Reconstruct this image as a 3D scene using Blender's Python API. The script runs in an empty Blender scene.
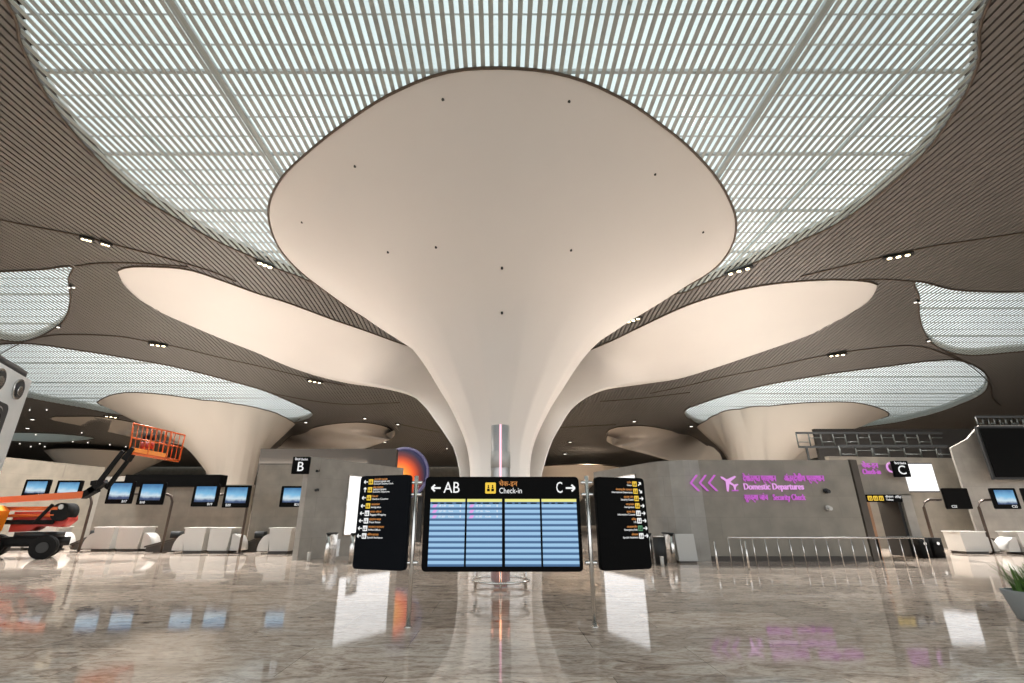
import bpy, math, random
from mathutils import Vector, Matrix
random.seed(7)
C = bpy.context.scene.collection
PI = math.pi
# ------------------------------------------------------------------ camera model (1024 x 683)
F, CX, CY = 480.0, 500.0, 341.5
PITCH = math.radians(20); CS, SN = math.cos(PITCH), math.sin(PITCH)
EYE = 1.6
def ray(px, py):
    r = (px-CX)/F; u = (CY-py)/F
    return r, CS-u*SN, SN+u*CS
def at_y(px, py, Y):
    r, y, z = ray(px, py); s = Y/y
    return Vector((r*s, Y, EYE+z*s))
def x_at(px, Y, h=1.6):
    return (px-CX)/F*(Y*CS+(h-EYE)*SN)
def h_at(py, Y): return at_y(CX, py, Y).z
def zc(x, y):
    t = min(1, max(0, (y-28)/34)); t = t*t*(3-2*t)
    z = 17.6-4.0*t
    if y > 62: z -= (y-62)*0.03
    return z
def ceil_pt(px, py):
    h = 16.0
    for _ in range(40):
        r, y, z = ray(px, py); s = (h-EYE)/max(z, .02)
        h = .5*h+.5*zc(r*s, y*s)
    return Vector((r*s, y*s, zc(r*s, y*s)))

# ------------------------------------------------------------------ materials
def lin(c):
    return tuple((v/255/12.92 if v/255 <= .04045 else ((v/255+.055)/1.055)**2.4) for v in c)+(1,)
def new_mat(name):
    m = bpy.data.materials.new(name); m.use_nodes = True
    nt = m.node_tree; b = nt.nodes['Principled BSDF']
    return m, nt, b
def simple(name, col, rough=.5, metal=0, noise=.06, scale=6, spec=.5):
    m, nt, b = new_mat(name)
    tc = nt.nodes.new('ShaderNodeTexCoord'); n = nt.nodes.new('ShaderNodeTexNoise'); n.inputs['Scale'].default_value = scale
    n.inputs['Detail'].default_value = 4
    mx = nt.nodes.new('ShaderNodeMix'); mx.data_type = 'RGBA'
    mx.inputs['A'].default_value = tuple(max(0, v*(1-noise)) for v in col[:3])+(1,)
    mx.inputs['B'].default_value = tuple(min(1, v*(1+noise)) for v in col[:3])+(1,)
    nt.links.new(tc.outputs['Object'], n.inputs['Vector']); nt.links.new(n.outputs['Fac'], mx.inputs['Factor'])
    nt.links.new(mx.outputs['Result'], b.inputs['Base Color'])
    b.inputs['Roughness'].default_value = rough; b.inputs['Metallic'].default_value = metal
    b.inputs['Specular IOR Level'].default_value = spec
    return m
def emit(name, col, s, base=(0.02, .02, .02, 1)):
    m, nt, b = new_mat(name)
    b.inputs['Base Color'].default_value = base
    b.inputs['Emission Color'].default_value = tuple(col[:3])+(1,); b.inputs['Emission Strength'].default_value = s
    b.inputs['Roughness'].default_value = .3
    return m
def ramp(nt, stops):
    r = nt.nodes.new('ShaderNodeValToRGB'); e = r.color_ramp.elements
    e[0].position, e[0].color = stops[0][0], stops[0][1]; e[1].position, e[1].color = stops[-1][0], stops[-1][1]
    for p, c in stops[1:-1]:
        k = e.new(p); k.color = c
    return r
M = {}
M['canopy'] = simple('cream_canopy', (.73, .705, .675, 1), .55, 0, .02, .4)
M['canopy_far'] = simple('cream_canopy_far', (.70, .63, .55, 1), .6, 0, .03, .4)
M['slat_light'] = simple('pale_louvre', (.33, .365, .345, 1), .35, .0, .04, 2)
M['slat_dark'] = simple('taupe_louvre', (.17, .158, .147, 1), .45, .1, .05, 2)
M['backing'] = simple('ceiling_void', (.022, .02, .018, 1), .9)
M['rim'] = simple('bronze_rim', (.10, .075, .055, 1), .4, .4)
M['shaft'] = simple('skylight_shaft', (.6, .62, .6, 1), .7)
M['steel'] = simple('painted_steel', (.45, .47, .46, 1), .5, .2)
M['darksteel'] = simple('dark_steel', (.022, .023, .023, 1), .55, .2)
M['satin'] = simple('satin_steel', (.55, .54, .53, 1), .45, .7, .05, 20)
M['chrome'] = simple('brushed_chrome', (.72, .70, .67, 1), .22, 1, .05, 20)
M['black'] = simple('black_cabinet', (.003, .003, .003, 1), .6, 0, .02, 4, .06)
M['navy'] = simple('black_panel', (.003, .004, .006, 1), .6, 0, .02, 4, .08)
M['white'] = simple('white_laminate', (.50, .485, .455, 1), .4, 0, .02)
M['kick'] = simple('dark_plinth', (.05, .04, .032, 1), .5)
M['fascia'] = simple('dark_bronze_fascia', (.06, .05, .04, 1), .6, 0)
M['brown'] = simple('bronze_post', (.06, .043, .033, 1), .4, .5)
M['orange'] = simple('orange_paint', (.62, .11, .012, 1), .4)
M['orange_body'] = simple('bright_orange_paint', (.85, .25, .015, 1), .35)
M['redp'] = simple('red_paint', (.42, .035, .025, 1), .45)
M['rubber'] = simple('black_rubber', (.006, .006, .006, 1), .8, 0, .06, 6, .2)
M['grey'] = simple('grey_pot', (.28, .31, .32, 1), .6)
M['soil'] = simple('soil', (.03, .02, .012, 1), .9, 0, .4, 30)
M['leaf'] = simple('grass_leaf', (.07, .16, .025, 1), .5, 0, .5, 8)
M['duct_white'] = simple('white_powder_coat', (.88, .88, .87, 1), .4)
M['duct_dark'] = simple('charcoal_grille', (.05, .052, .055, 1), .5)
M['txt'] = emit('white_lettering', (1, 1, 1), .66)
M['txt_orange'] = emit('orange_lettering', lin((235, 150, 60)), .6)
M['yellow'] = emit('yellow_pictogram_tile', lin((250, 205, 30)), .66)
M['green'] = emit('green_pictogram_tile', lin((70, 150, 100)), .5)
M['pink'] = emit('magenta_neon_letters', lin((196, 92, 200)), .66)
M['pinkw'] = emit('pale_magenta_neon', lin((228, 158, 230)), .7)
M['panelwhite'] = emit('lit_white_panel', (1, .99, .99), 1.0)
M['lamp'] = emit('warm_lamp', (1, .80, .5), 6)
M['lampw'] = emit('white_lamp', (1, .93, .82), 1.5)
M['strip'] = emit('pink_light_strip', (1, .50, .62), 1.15)
M['strip_o'] = emit('orange_light_strip', (1, .42, .22), 2.6)
M['copper'] = simple('copper_sleeve', (.42, .09, .04, 1), .3, .8)
M['yel_head'] = emit('yellow_header_bar', lin((240, 235, 130)), .66)
M['wood'] = simple('brown_door_lining', (.20, .11, .06, 1), .5, 0, .3, 3)

# stone wall: large slabs
def stone(name, c1, c2):
    m, nt, b = new_mat(name)
    tc = nt.nodes.new('ShaderNodeTexCoord'); mp = nt.nodes.new('ShaderNodeMapping'); mp.inputs['Rotation'].default_value = (PI/2, 0, 0)
    br = nt.nodes.new('ShaderNodeTexBrick'); br.offset = .5
    br.inputs['Scale'].default_value = 1; br.inputs['Brick Width'].default_value = 1.9; br.inputs['Row Height'].default_value = .78
    br.inputs['Mortar Size'].default_value = .006; br.inputs['Color1'].default_value = c1; br.inputs['Color2'].default_value = c2
    br.inputs['Mortar'].default_value = tuple(v*.8 for v in c1[:3])+(1,)
    n = nt.nodes.new('ShaderNodeTexNoise'); n.inputs['Scale'].default_value = 1.6; n.inputs['Detail'].default_value = 8
    mx = nt.nodes.new('ShaderNodeMix'); mx.data_type = 'RGBA'; mx.blend_type = 'OVERLAY'; mx.inputs['Factor'].default_value = .35
    nt.links.new(tc.outputs['Object'], mp.inputs['Vector']); nt.links.new(mp.outputs['Vector'], br.inputs['Vector'])
    nt.links.new(tc.outputs['Object'], n.inputs['Vector'])
    nt.links.new(br.outputs['Color'], mx.inputs['A']); nt.links.new(n.outputs['Fac'], mx.inputs['B'])
    nt.links.new(mx.outputs['Result'], b.inputs['Base Color']); b.inputs['Roughness'].default_value = .45
    return m
M['stone'] = stone('beige_stone', (.225, .20, .162, 1), (.212, .188, .152, 1))
M['stone_lit'] = stone('lit_stone', (.30, .28, .25, 1), (.285, .265, .235, 1))  # paler copy of the beige stone, lit tone put into the colour

def floor_mat():
    m, nt, b = new_mat('polished_granite')
    tc = nt.nodes.new('ShaderNodeTexCoord')
    mp = nt.nodes.new('ShaderNodeMapping'); mp.inputs['Scale'].default_value = (.9, 2.2, 1); mp.inputs['Rotation'].default_value = (0, 0, .2)
    n = nt.nodes.new('ShaderNodeTexNoise'); n.inputs['Scale'].default_value = 1.9; n.inputs['Detail'].default_value = 14; n.inputs['Roughness'].default_value = .68; n.inputs['Distortion'].default_value = 1.6
    r = ramp(nt, [(.30, (.16, .12, .10, 1)), (.41, (.43, .345, .285, 1)), (.53, (.64, .55, .47, 1)), (.70, (.80, .73, .65, 1))])
    # slab to slab tone
    br = nt.nodes.new('ShaderNodeTexBrick'); br.offset = .5
    br.inputs['Scale'].default_value = 1; br.inputs['Brick Width'].default_value = 2.4; br.inputs['Row Height'].default_value = 1.2
    br.inputs['Mortar Size'].default_value = .004
    br.inputs['Color1'].default_value = (.74, .73, .72, 1); br.inputs['Color2'].default_value = (1.16, 1.14, 1.12, 1); br.inputs['Mortar'].default_value = (.35, .33, .3, 1)
    mx = nt.nodes.new('ShaderNodeMix'); mx.data_type = 'RGBA'; mx.blend_type = 'MULTIPLY'; mx.inputs['Factor'].default_value = 1
    v = nt.nodes.new('ShaderNodeTexNoise'); v.inputs['Scale'].default_value = 14; v.inputs['Detail'].default_value = 6
    r2 = ramp(nt, [(.32, (.55, .52, .5, 1)), (.5, (1, 1, 1, 1))])
    mx2 = nt.nodes.new('ShaderNodeMix'); mx2.data_type = 'RGBA'; mx2.blend_type = 'MULTIPLY'; mx2.inputs['Factor'].default_value = .8
    L = nt.links
    L.new(tc.outputs['Object'], mp.inputs['Vector']); L.new(mp.outputs['Vector'], n.inputs['Vector']); L.new(n.outputs['Fac'], r.inputs['Fac'])
    L.new(tc.outputs['Object'], br.inputs['Vector']); L.new(mp.outputs['Vector'], v.inputs['Vector']); L.new(v.outputs['Fac'], r2.inputs['Fac'])
    L.new(r.outputs['Color'], mx.inputs['A']); L.new(br.outputs['Color'], mx.inputs['B'])
    L.new(mx.outputs['Result'], mx2.inputs['A']); L.new(r2.outputs['Color'], mx2.inputs['B'])
    L.new(mx2.outputs['Result'], b.inputs['Base Color'])
    b.inputs['Roughness'].default_value = .055; b.inputs['IOR'].default_value = 1.40
    return m
M['floor'] = floor_mat()

def glass_mat(name, gloss=.12, tint=(1, 1, 1, 1)):
    m = bpy.data.materials.new(name); m.use_nodes = True; nt = m.node_tree; nt.nodes.clear()
    o = nt.nodes.new('ShaderNodeOutputMaterial'); t = nt.nodes.new('ShaderNodeBsdfTransparent'); g = nt.nodes.new('ShaderNodeBsdfGlossy')
    t.inputs['Color'].default_value = tint; g.inputs['Roughness'].default_value = .03
    mx = nt.nodes.new('ShaderNodeMixShader'); mx.inputs[0].default_value = gloss
    nt.links.new(t.outputs[0], mx.inputs[1]); nt.links.new(g.outputs[0], mx.inputs[2]); nt.links.new(mx.outputs[0], o.inputs[0])
    return m
M['web'] = simple('grey_truss_steel', (.05, .055, .05, 1), .6, .2)
M['glass'] = glass_mat('clear_glass', .16)
M['skyglass'] = glass_mat('skylight_glass', .04, (.93, .98, .97, 1))

def stripe_display():
    # list of rows on the departures screens: pale / deep blue bands running down the local z axis
    m, nt, b = new_mat('departures_rows')
    tc = nt.nodes.new('ShaderNodeTexCoord'); sp = nt.nodes.new('ShaderNodeSeparateXYZ')
    mu = nt.nodes.new('ShaderNodeMath'); mu.operation = 'MULTIPLY'; mu.inputs[1].default_value = 1/.0845
    fr = nt.nodes.new('ShaderNodeMath'); fr.operation = 'FRACT'
    r = ramp(nt, [(.0, lin((52, 96, 140))), (.36, lin((52, 98, 145))), (.44, lin((150, 195, 232))), (.93, lin((160, 205, 240))), (1, lin((60, 100, 150)))])
    L = nt.links
    L.new(tc.outputs['Object'], sp.inputs[0]); L.new(sp.outputs['Z'], mu.inputs[0]); L.new(mu.outputs[0], fr.inputs[0]); L.new(fr.outputs[0], r.inputs['Fac'])
    L.new(r.outputs['Color'], b.inputs['Emission Color']); b.inputs['Emission Strength'].default_value = .66
    b.inputs['Base Color'].default_value = (.01, .01, .01, 1); b.inputs['Roughness'].default_value = .3
    return m
M['rows'] = stripe_display()
def landscape_display():
    m, nt, b = new_mat('landscape_on_display')
    tc = nt.nodes.new('ShaderNodeTexCoord'); sp = nt.nodes.new('ShaderNodeSeparateXYZ')
    n = nt.nodes.new('ShaderNodeTexNoise'); n.inputs['Scale'].default_value = 3.2; n.inputs['Detail'].default_value = 5
    ad = nt.nodes.new('ShaderNodeMath'); ad.operation = 'MULTIPLY_ADD'; ad.inputs[1].default_value = .35
    r = ramp(nt, [(.02, lin((15, 30, 55))), (.2, lin((35, 70, 115))), (.36, lin((205, 225, 235))), (.55, lin((120, 185, 225))), (.85, lin((55, 120, 170)))])
    mz = nt.nodes.new('ShaderNodeMath'); mz.operation = 'MULTIPLY_ADD'; mz.inputs[1].default_value = 1.15; mz.inputs[2].default_value = .28
    L = nt.links
    L.new(tc.outputs['Object'], sp.inputs[0]); L.new(tc.outputs['Object'], n.inputs['Vector'])
    L.new(sp.outputs['Z'], mz.inputs[0]); L.new(n.outputs['Fac'], ad.inputs[0]); L.new(mz.outputs[0], ad.inputs[2]); L.new(ad.outputs[0], r.inputs['Fac'])
    L.new(r.outputs['Color'], b.inputs['Emission Color']); b.inputs['Emission Strength'].default_value = .68
    b.inputs['Base Color'].default_value = (.01, .01, .01, 1)
    return m
M['view'] = landscape_display()
def orb_display():
    m, nt, b = new_mat('glowing_disc_display')
    tc = nt.nodes.new('ShaderNodeTexCoord'); mp = nt.nodes.new('ShaderNodeMapping'); mp.inputs['Location'].default_value = (.35, 0, .3)
    ln = nt.nodes.new('ShaderNodeVectorMath'); ln.operation = 'LENGTH'
    sc = nt.nodes.new('ShaderNodeMath'); sc.operation = 'MULTIPLY'; sc.inputs[1].default_value = 1/2.25
    r = ramp(nt, [(0, lin((255, 200, 110))), (.25, lin((255, 150, 50))), (.48, lin((225, 80, 20))), (.66, lin((110, 25, 20))), (.8, lin((15, 12, 50))), (1, lin((20, 20, 90)))])
    L = nt.links
    L.new(tc.outputs['Object'], mp.inputs['Vector']); L.new(mp.outputs['Vector'], ln.inputs[0]); L.new(ln.outputs['Value'], sc.inputs[0]); L.new(sc.outputs[0], r.inputs['Fac'])
    L.new(r.outputs['Color'], b.inputs['Emission Color']); b.inputs['Emission Strength'].default_value = .85
    b.inputs['Base Color'].default_value = (.01, .01, .01, 1)
    return m
M['orb'] = orb_display()
M['orbrim'] = emit('violet_rim', lin((58, 50, 110)), .35, (.1, .1, .14, 1))

# ------------------------------------------------------------------ mesh builder
class MB:
    def __init__(s): s.v = []; s.f = []; s.sm = []
    def quadgrid(s, rows, closed_u=False, smooth=True):
        o = len(s.v); n = len(rows[0])
        for r in rows: s.v += [tuple(p) for p in r]
        for i in range(len(rows)-1):
            for j in range(n if closed_u else n-1):
                k = (j+1) % n
                s.f.append((o+i*n+j, o+i*n+k, o+(i+1)*n+k, o+(i+1)*n+j)); s.sm.append(smooth)
        return s
    def box(s, c, size, rz=0, taper=1.0, bev=0.0, M4=None):
        sx, sy, sz = [q/2 for q in size]; b = min(bev, sx*.9, sy*.9)
        ca, sa = math.cos(rz), math.sin(rz)
        def ring(z, k):
            if b > 0:
                pts = []
                for (qx, qy, a0) in ((1, 1, 0), (-1, 1, 90), (-1, -1, 180), (1, -1, 270)):
                    for q in range(4):
                        a = math.radians(a0+q*30); pts.append((qx*(sx-b)+b*math.cos(a), qy*(sy-b)+b*math.sin(a)))
            else: pts = [(sx, sy), (-sx, sy), (-sx, -sy), (sx, -sy)]
            out = []
            for x, y in pts:
                x *= k; y *= k
                p = Vector((c[0]+x*ca-y*sa, c[1]+x*sa+y*ca, c[2]+z))
                out.append(M4 @ p if M4 else p)
            return out
        s.prism2(ring(-sz, 1), ring(sz, taper)); return s
    def prism2(s, A, B):
        o = len(s.v); n = len(A); s.v += [tuple(p) for p in A]+[tuple(p) for p in B]
        s.f.append(tuple(o+i for i in reversed(range(n)))); s.sm.append(False)
        s.f.append(tuple(o+n+i for i in range(n))); s.sm.append(False)
        for i in range(n):
            k = (i+1) % n; s.f.append((o+i, o+k, o+n+k, o+n+i)); s.sm.append(n > 6)
        return s
    def tube(s, pts, r, n=8, cap=True, closed=False):
        pts = [Vector(p) for p in pts]; rows = []
        rr = r if isinstance(r, (list, tuple)) else [r]*len(pts)
        N = len(pts)
        for i, p in enumerate(pts):
            if closed: d = pts[(i+1) % N]-pts[(i-1) % N]
            else: d = pts[min(i+1, N-1)]-pts[max(i-1, 0)]
            d = d.normalized() if d.length > 1e-9 else Vector((0, 0, 1))
            up = Vector((0, 0, 1)) if abs(d.z) < .95 else Vector((1, 0, 0))
            a = d.cross(up).normalized(); b = d.cross(a).normalized()
            rows.append([p+a*rr[i]*math.cos(2*PI*k/n)+b*rr[i]*math.sin(2*PI*k/n) for k in range(n)])
        if closed: rows.append(rows[0])
        o = len(s.v); s.quadgrid(rows, True)
        if cap and not closed:
            s.f.append(tuple(o+i for i in range(n))); s.sm.append(False)
            e = o+(len(rows)-1)*n; s.f.append(tuple(e+i for i in reversed(range(n)))); s.sm.append(False)
        return s
    def cyl(s, c, r, h, n=20, r2=None, axis='z'):
        r2 = r if r2 is None else r2
        def P(a, rad, t):
            x, y = rad*math.cos(a), rad*math.sin(a)
            if axis == 'z': return (c[0]+x, c[1]+y, c[2]+t)
            if axis == 'y': return (c[0]+x, c[1]+t, c[2]+y)
            return (c[0]+t, c[1]+x, c[2]+y)
        A = [P(2*PI*i/n, r, -h/2) for i in range(n)]; B = [P(2*PI*i/n, r2, h/2) for i in range(n)]
        return s.prism2(A, B)
    def ring(s, c, r, tr, n=40, axis='z', m=8):
        pts = []
        for i in range(n):
            a = 2*PI*i/n; x, y = r*math.cos(a), r*math.sin(a)
            pts.append((c[0]+x, c[1]+y, c[2]) if axis == 'z' else ((c[0]+x, c[1], c[2]+y) if axis == 'y' else (c[0], c[1]+x, c[2]+y)))
        return s.tube(pts, tr, m, closed=True)
    def build(s, name, mat, parent=None, loc=None, rz=0):
        me = bpy.data.meshes.new(name); me.from_pydata([tuple(v) for v in s.v], [], s.f); me.update()
        me.polygons.foreach_set('use_smooth', s.sm)
        import bmesh
        bm = bmesh.new(); bm.from_mesh(me); bmesh.ops.recalc_face_normals(bm, faces=bm.faces); bm.to_mesh(me); bm.free()
        me.materials.append(mat)
        o = bpy.data.objects.new(name, me); C.objects.link(o)
        if parent: o.parent = parent
        if loc: o.location = loc
        o.rotation_euler.z = rz
        return o
def tag(o, label, cat=None, group=None, kind=None):
    if label: o['label'] = label
    if cat: o['category'] = cat
    if group: o['group'] = group
    if kind: o['kind'] = kind
    return o
def thing(name, label, cat, loc=(0, 0, 0), rz=0, group=None):
    o = bpy.data.objects.new(name, None); C.objects.link(o); o.empty_display_size = .2
    o.location = loc; o.rotation_euler.z = rz
    return tag(o, label, cat, group)
def structure(o): o['kind'] = 'structure'; return o
def copy_thing(r, loc, label, rz=None):
    c = r.copy(); C.objects.link(c); c.location = loc; c['label'] = label
    if rz is not None: c.rotation_euler.z = rz
    for ch in r.children:
        d = ch.copy(); C.objects.link(d); d.parent = c
        for g in ch.children:
            e = g.copy(); C.objects.link(e); e.parent = d
    return c
def text(s, size, mat, parent, loc, name='lettering', align='LEFT', rz=0, label=None, ext=.004, width=None):
    cu = bpy.data.curves.new(name, 'FONT'); cu.body = s; cu.size = size; cu.align_x = align; cu.align_y = 'CENTER'; cu.extrude = ext
    cu.resolution_u = 3
    t = bpy.data.objects.new(name, cu); C.objects.link(t)
    bpy.context.view_layer.update()
    me = bpy.data.meshes.new_from_object(t.evaluated_get(bpy.context.evaluated_depsgraph_get()))
    bpy.data.objects.remove(t)
    if width:
        w = max(v.co.x for v in me.vertices)-min(v.co.x for v in me.vertices)
        k = width/w
        for v in me.vertices: v.co.x *= k
    for v in me.vertices: v.co = Vector((v.co.x, -v.co.z, v.co.y))      # stand upright facing -y
    me.materials.clear(); me.materials.append(mat)
    o = bpy.data.objects.new(name, me); C.objects.link(o)
    o.parent = parent; o.location = loc; o.rotation_euler.z = rz
    if label: o['label'] = label
    return o
def flat(poly, y, th, mb=None):   # polygon in x-z plane, extruded in y
    mb = mb or MB()
    return mb.prism2([(p[0], y, p[1]) for p in poly], [(p[0], y-th, p[1]) for p in poly])
def rrect(x0, x1, z0, z1, r, n=5):
    out = []
    for cx, cz, a0 in ((x1-r, z1-r, 0), (x0+r, z1-r, 90), (x0+r, z0+r, 180), (x1-r, z0+r, 270)):
        for i in range(n+1):
            a = math.radians(a0+90*i/n); out.append((cx+r*math.cos(a), cz+r*math.sin(a)))
    return out
def catmull(P, n=6, closed=False):
    out = []; N = len(P)
    for i in range(N if closed else N-1):
        g = (lambda k: P[k % N]) if closed else (lambda k: P[min(max(k, 0), N-1)])
        p0, p1, p2, p3 = [Vector(g(k)) for k in (i-1, i, i+1, i+2)]
        for q in range(n):
            t = q/n
            out.append(.5*((2*p1)+(p2-p0)*t+(2*p0-5*p1+4*p2-p3)*t*t+(3*p1-p0-3*p2+p3)*t**3))
    if not closed: out.append(Vector(P[-1]))
    return out

# ------------------------------------------------------------------ ceiling regions (plan outlines)
def outline(pix, extra=(), n=6):
    P = [ceil_pt(*p) for p in pix]; P = [(p.x, p.y, 0) for p in P]+[(x, y, 0) for x, y in extra]
    return [(p.x, p.y) for p in catmull(P, n, True)]
P = [ceil_pt(*p) for p in [(8, 2), (22, 45), (50, 100), (85, 145), (130, 190), (178, 219), (215, 240), (250, 255.5), (274, 267), (296, 275), (322, 285)]]
Q = [ceil_pt(*p) for p in [(679, 293), (700, 285), (751, 264), (795, 243), (846, 218), (912, 165), (952, 115), (977, 65), (988, 2)]]
S1 = [(p.x, p.y) for p in catmull([(p.x, p.y, 0) for p in P]+[(-9, 34, 0), (0, 36, 0), (9, 34, 0)]+[(p.x, p.y, 0) for p in Q]
      + [(14.5, 6, 0), (8, 1.5, 0), (0, 0, 0), (-8, 1.5, 0), (-14.5, 6, 0)], 6, True)]
S3 = outline([(-30, 352), (20, 343), (80, 350), (141, 360), (182, 368), (236, 382), (269, 392), (303, 407), (313, 415), (296, 422), (250, 424), (180, 421), (121, 415), (84, 408), (30, 398), (-20, 384)])
S4 = outline([(684, 412), (704, 402), (751, 388), (819, 375), (886, 366), (936, 360), (963, 361), (984, 372), (988, 384), (980, 395), (953, 407), (920, 417), (886, 424), (820, 430), (740, 428), (700, 424)])
SL = outline([(-90, 270), (-40, 272), (0, 271), (40, 269), (72, 266), (69, 279), (70, 304), (60, 324), (24, 341), (-20, 336), (-90, 332)])
SR = outline([(916, 281), (953, 289), (987, 291), (1024, 291), (1110, 287), (1120, 345), (1024, 351), (970, 355), (940, 348), (925, 334), (919, 314), (919, 297)])
S5 = outline([(-60, 431), (12, 432), (60, 433.5), (95, 438), (60, 442), (12, 441), (-60, 440)])
def cross(poly, x):
    ys = []
    for i in range(len(poly)):
        (x0, y0), (x1, y1) = poly[i], poly[(i+1) % len(poly)]
        if (x0 <= x) != (x1 <= x): ys.append(y0+(x-x0)/(x1-x0)*(y1-y0))
    ys.sort(); return [(ys[i], ys[i+1]) for i in range(0, len(ys)-1, 2)]
SK = [S1, S3, S4, SL, SR, S5]

# rim of the main trumpet, as radius over angle about its stem
COL = (0, 29)
def star(pix, centre, extra):
    pts = [ceil_pt(*p) for p in pix]; pts = [(p.x, p.y) for p in pts]+list(extra)
    pa = sorted((math.atan2(y-centre[1], x-centre[0]) % (2*PI), math.hypot(x-centre[0], y-centre[1])) for x, y in pts)
    N = len(pa)
    def R(a):
        a %= 2*PI
        for i in range(N):
            a0, r0 = pa[i]; a1, r1 = pa[(i+1) % N]
            if i == N-1: a1 += 2*PI
            aa = a if a >= a0 else a+2*PI
            if a0 <= aa <= a1:
                t = (aa-a0)/(a1-a0)
                rm, rp = pa[(i-1) % N][1], pa[(i+2) % N][1]
                return .5*(2*r0+(r1-rm)*t+(2*rm-5*r0+4*r1-rp)*t*t+(3*r0-rm-3*r1+rp)*t**3)
        return pa[0][1]
    return R
R1 = star([(510, 67.5), (450, 71), (400, 89), (350, 119), (310, 150), (280, 180), (269, 205), (271, 229), (289, 260),
           (562, 74), (612, 93), (662, 125), (702, 160), (727, 195), (736, 220), (731, 247), (712, 270)], COL,
          [(-12.8, 33), (-9.5, 38.5), (-4, 41.5), (4, 41.5), (9.5, 38.5), (12.8, 33)])
R3C = (x_at(235, 58, 5), 58); R4C = (x_at(752, 58, 5), 58)
R3 = star([(101, 405), (104, 398), (128, 392), (162, 394), (202, 400), (236, 404), (262, 409), (280, 415), (289, 419.5)], R3C,
          [(R3C[0]+2.6, 66), (R3C[0]-1, 68), (-36, 67), (-42, 62), (-44, 57)])
R4 = star([(888, 416), (879, 408), (852, 402), (819, 402), (768, 406), (740, 409), (718, 414), (707, 420)], R4C,
          [(R4C[0]-1.5, 68), (R4C[0]+2, 70), (38, 69), (45, 67), (49, 63)])
PROF = [(0, 1.9), (.06, 1.78), (.17, 1.72), (.30, 1.92), (.42, 2.75), (.52, 3.75), (.60, 4.6), (.665, 5.45), (.72, 6.45), (.77, 7.6), (.83, 9.1), (.89, 10.6), (.95, 12.0), (1.0, 13.3)]
def prof(t):
    for i in range(len(PROF)-1):
        if t <= PROF[i+1][0]:
            p0 = PROF[max(i-1, 0)]; p1 = PROF[i]; p2 = PROF[i+1]; p3 = PROF[min(i+2, len(PROF)-1)]
            m1 = (p2[1]-p0[1])/(p2[0]-p0[0]); m2 = (p3[1]-p1[1])/(p3[0]-p1[0]); h = p2[0]-p1[0]
            u = (t-p1[0])/h
            return (2*u**3-3*u*u+1)*p1[1]+(u**3-2*u*u+u)*h*m1+(-2*u**3+3*u*u)*p2[1]+(u**3-u*u)*h*m2
    return PROF[-1][1]
def trumpet(name, centre, R, mat, parent, nth=144, nt=56, flute=.03):
    rows = []
    for i in range(nt+1):
        t = i/nt; row = []
        r0 = prof(t); w = max(0, min(1, (r0-1.9)/(13.3-1.9)))
        for k in range(nth):
            a = 2*PI*k/nth; Ra = R(a)
            fl = 1-flute*abs(math.sin(a*7))**.7*math.sin(PI*min(1, t*1.15))**2 if t < .87 else 1
            r = (r0+(Ra-13.3)*w)*fl
            rx, ry = centre[0]+Ra*math.cos(a), centre[1]+Ra*math.sin(a)
            z = t*zc(rx, ry)
            row.append((centre[0]+r*math.cos(a)-parent.location.x, centre[1]+r*math.sin(a)-parent.location.y, z))
        rows.append(row)
    mb = MB().quadgrid(rows, True); o = mb.build(name, mat, parent)
    rim = [(p[0], p[1], p[2]-.03) for p in rows[-1]]
    r = MB().tube(rim, .065, 6, closed=True).build('rim_trim', M['rim'], parent)
    return o
def resample(P, n):
    d = [0]
    for i in range(1, len(P)): d.append(d[-1]+(P[i]-P[i-1]).length)
    out = []; j = 0
    for k in range(n):
        t = d[-1]*k/(n-1)
        while j < len(P)-2 and d[j+1] < t: j += 1
        u = (t-d[j])/max(1e-9, d[j+1]-d[j]); out.append(P[j].lerp(P[j+1], min(1, max(0, u))))
    return out
def lobe(U, L, parent, mat, sag=1.6, n=60, m=18, back=5, rimlen=None, name='side_canopy'):
    """winged canopy: U = upper rim, L = lower edge, both from wing tip to stem (world points)"""
    u = resample(catmull(U, 8), n); l = resample(catmull(L, 8), n)
    off = Vector(parent.location)
    rows = []
    for i in range(n):
        s = i/(n-1); w = math.sin(PI*min(1, s*1.0))**.9*sag
        row = []
        for j in range(m+1):
            t = j/m; p = u[i].lerp(l[i], t)
            b = 4*t*(1-t)*w
            p = p+Vector((0, -b*.55, -b*.25)); row.append(p-off)
        e = l[i]
        for k in (1, 2, 3, 4):
            q = k/4; row.append(e+Vector((0, back*math.sin(q*PI/2)*min(1, s*6), back*.55*(1-math.cos(q*PI/2))*min(1, s*6)))-off)
        rows.append(row)
    o = MB().quadgrid(rows).build(name, mat, parent)
    k = int(n*(rimlen or .75))
    MB().tube([u[i]-off-Vector((0, 0, .05)) for i in range(k)], .065, 6).build('wing_rim_trim', M['rim'], parent)
    return o

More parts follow.
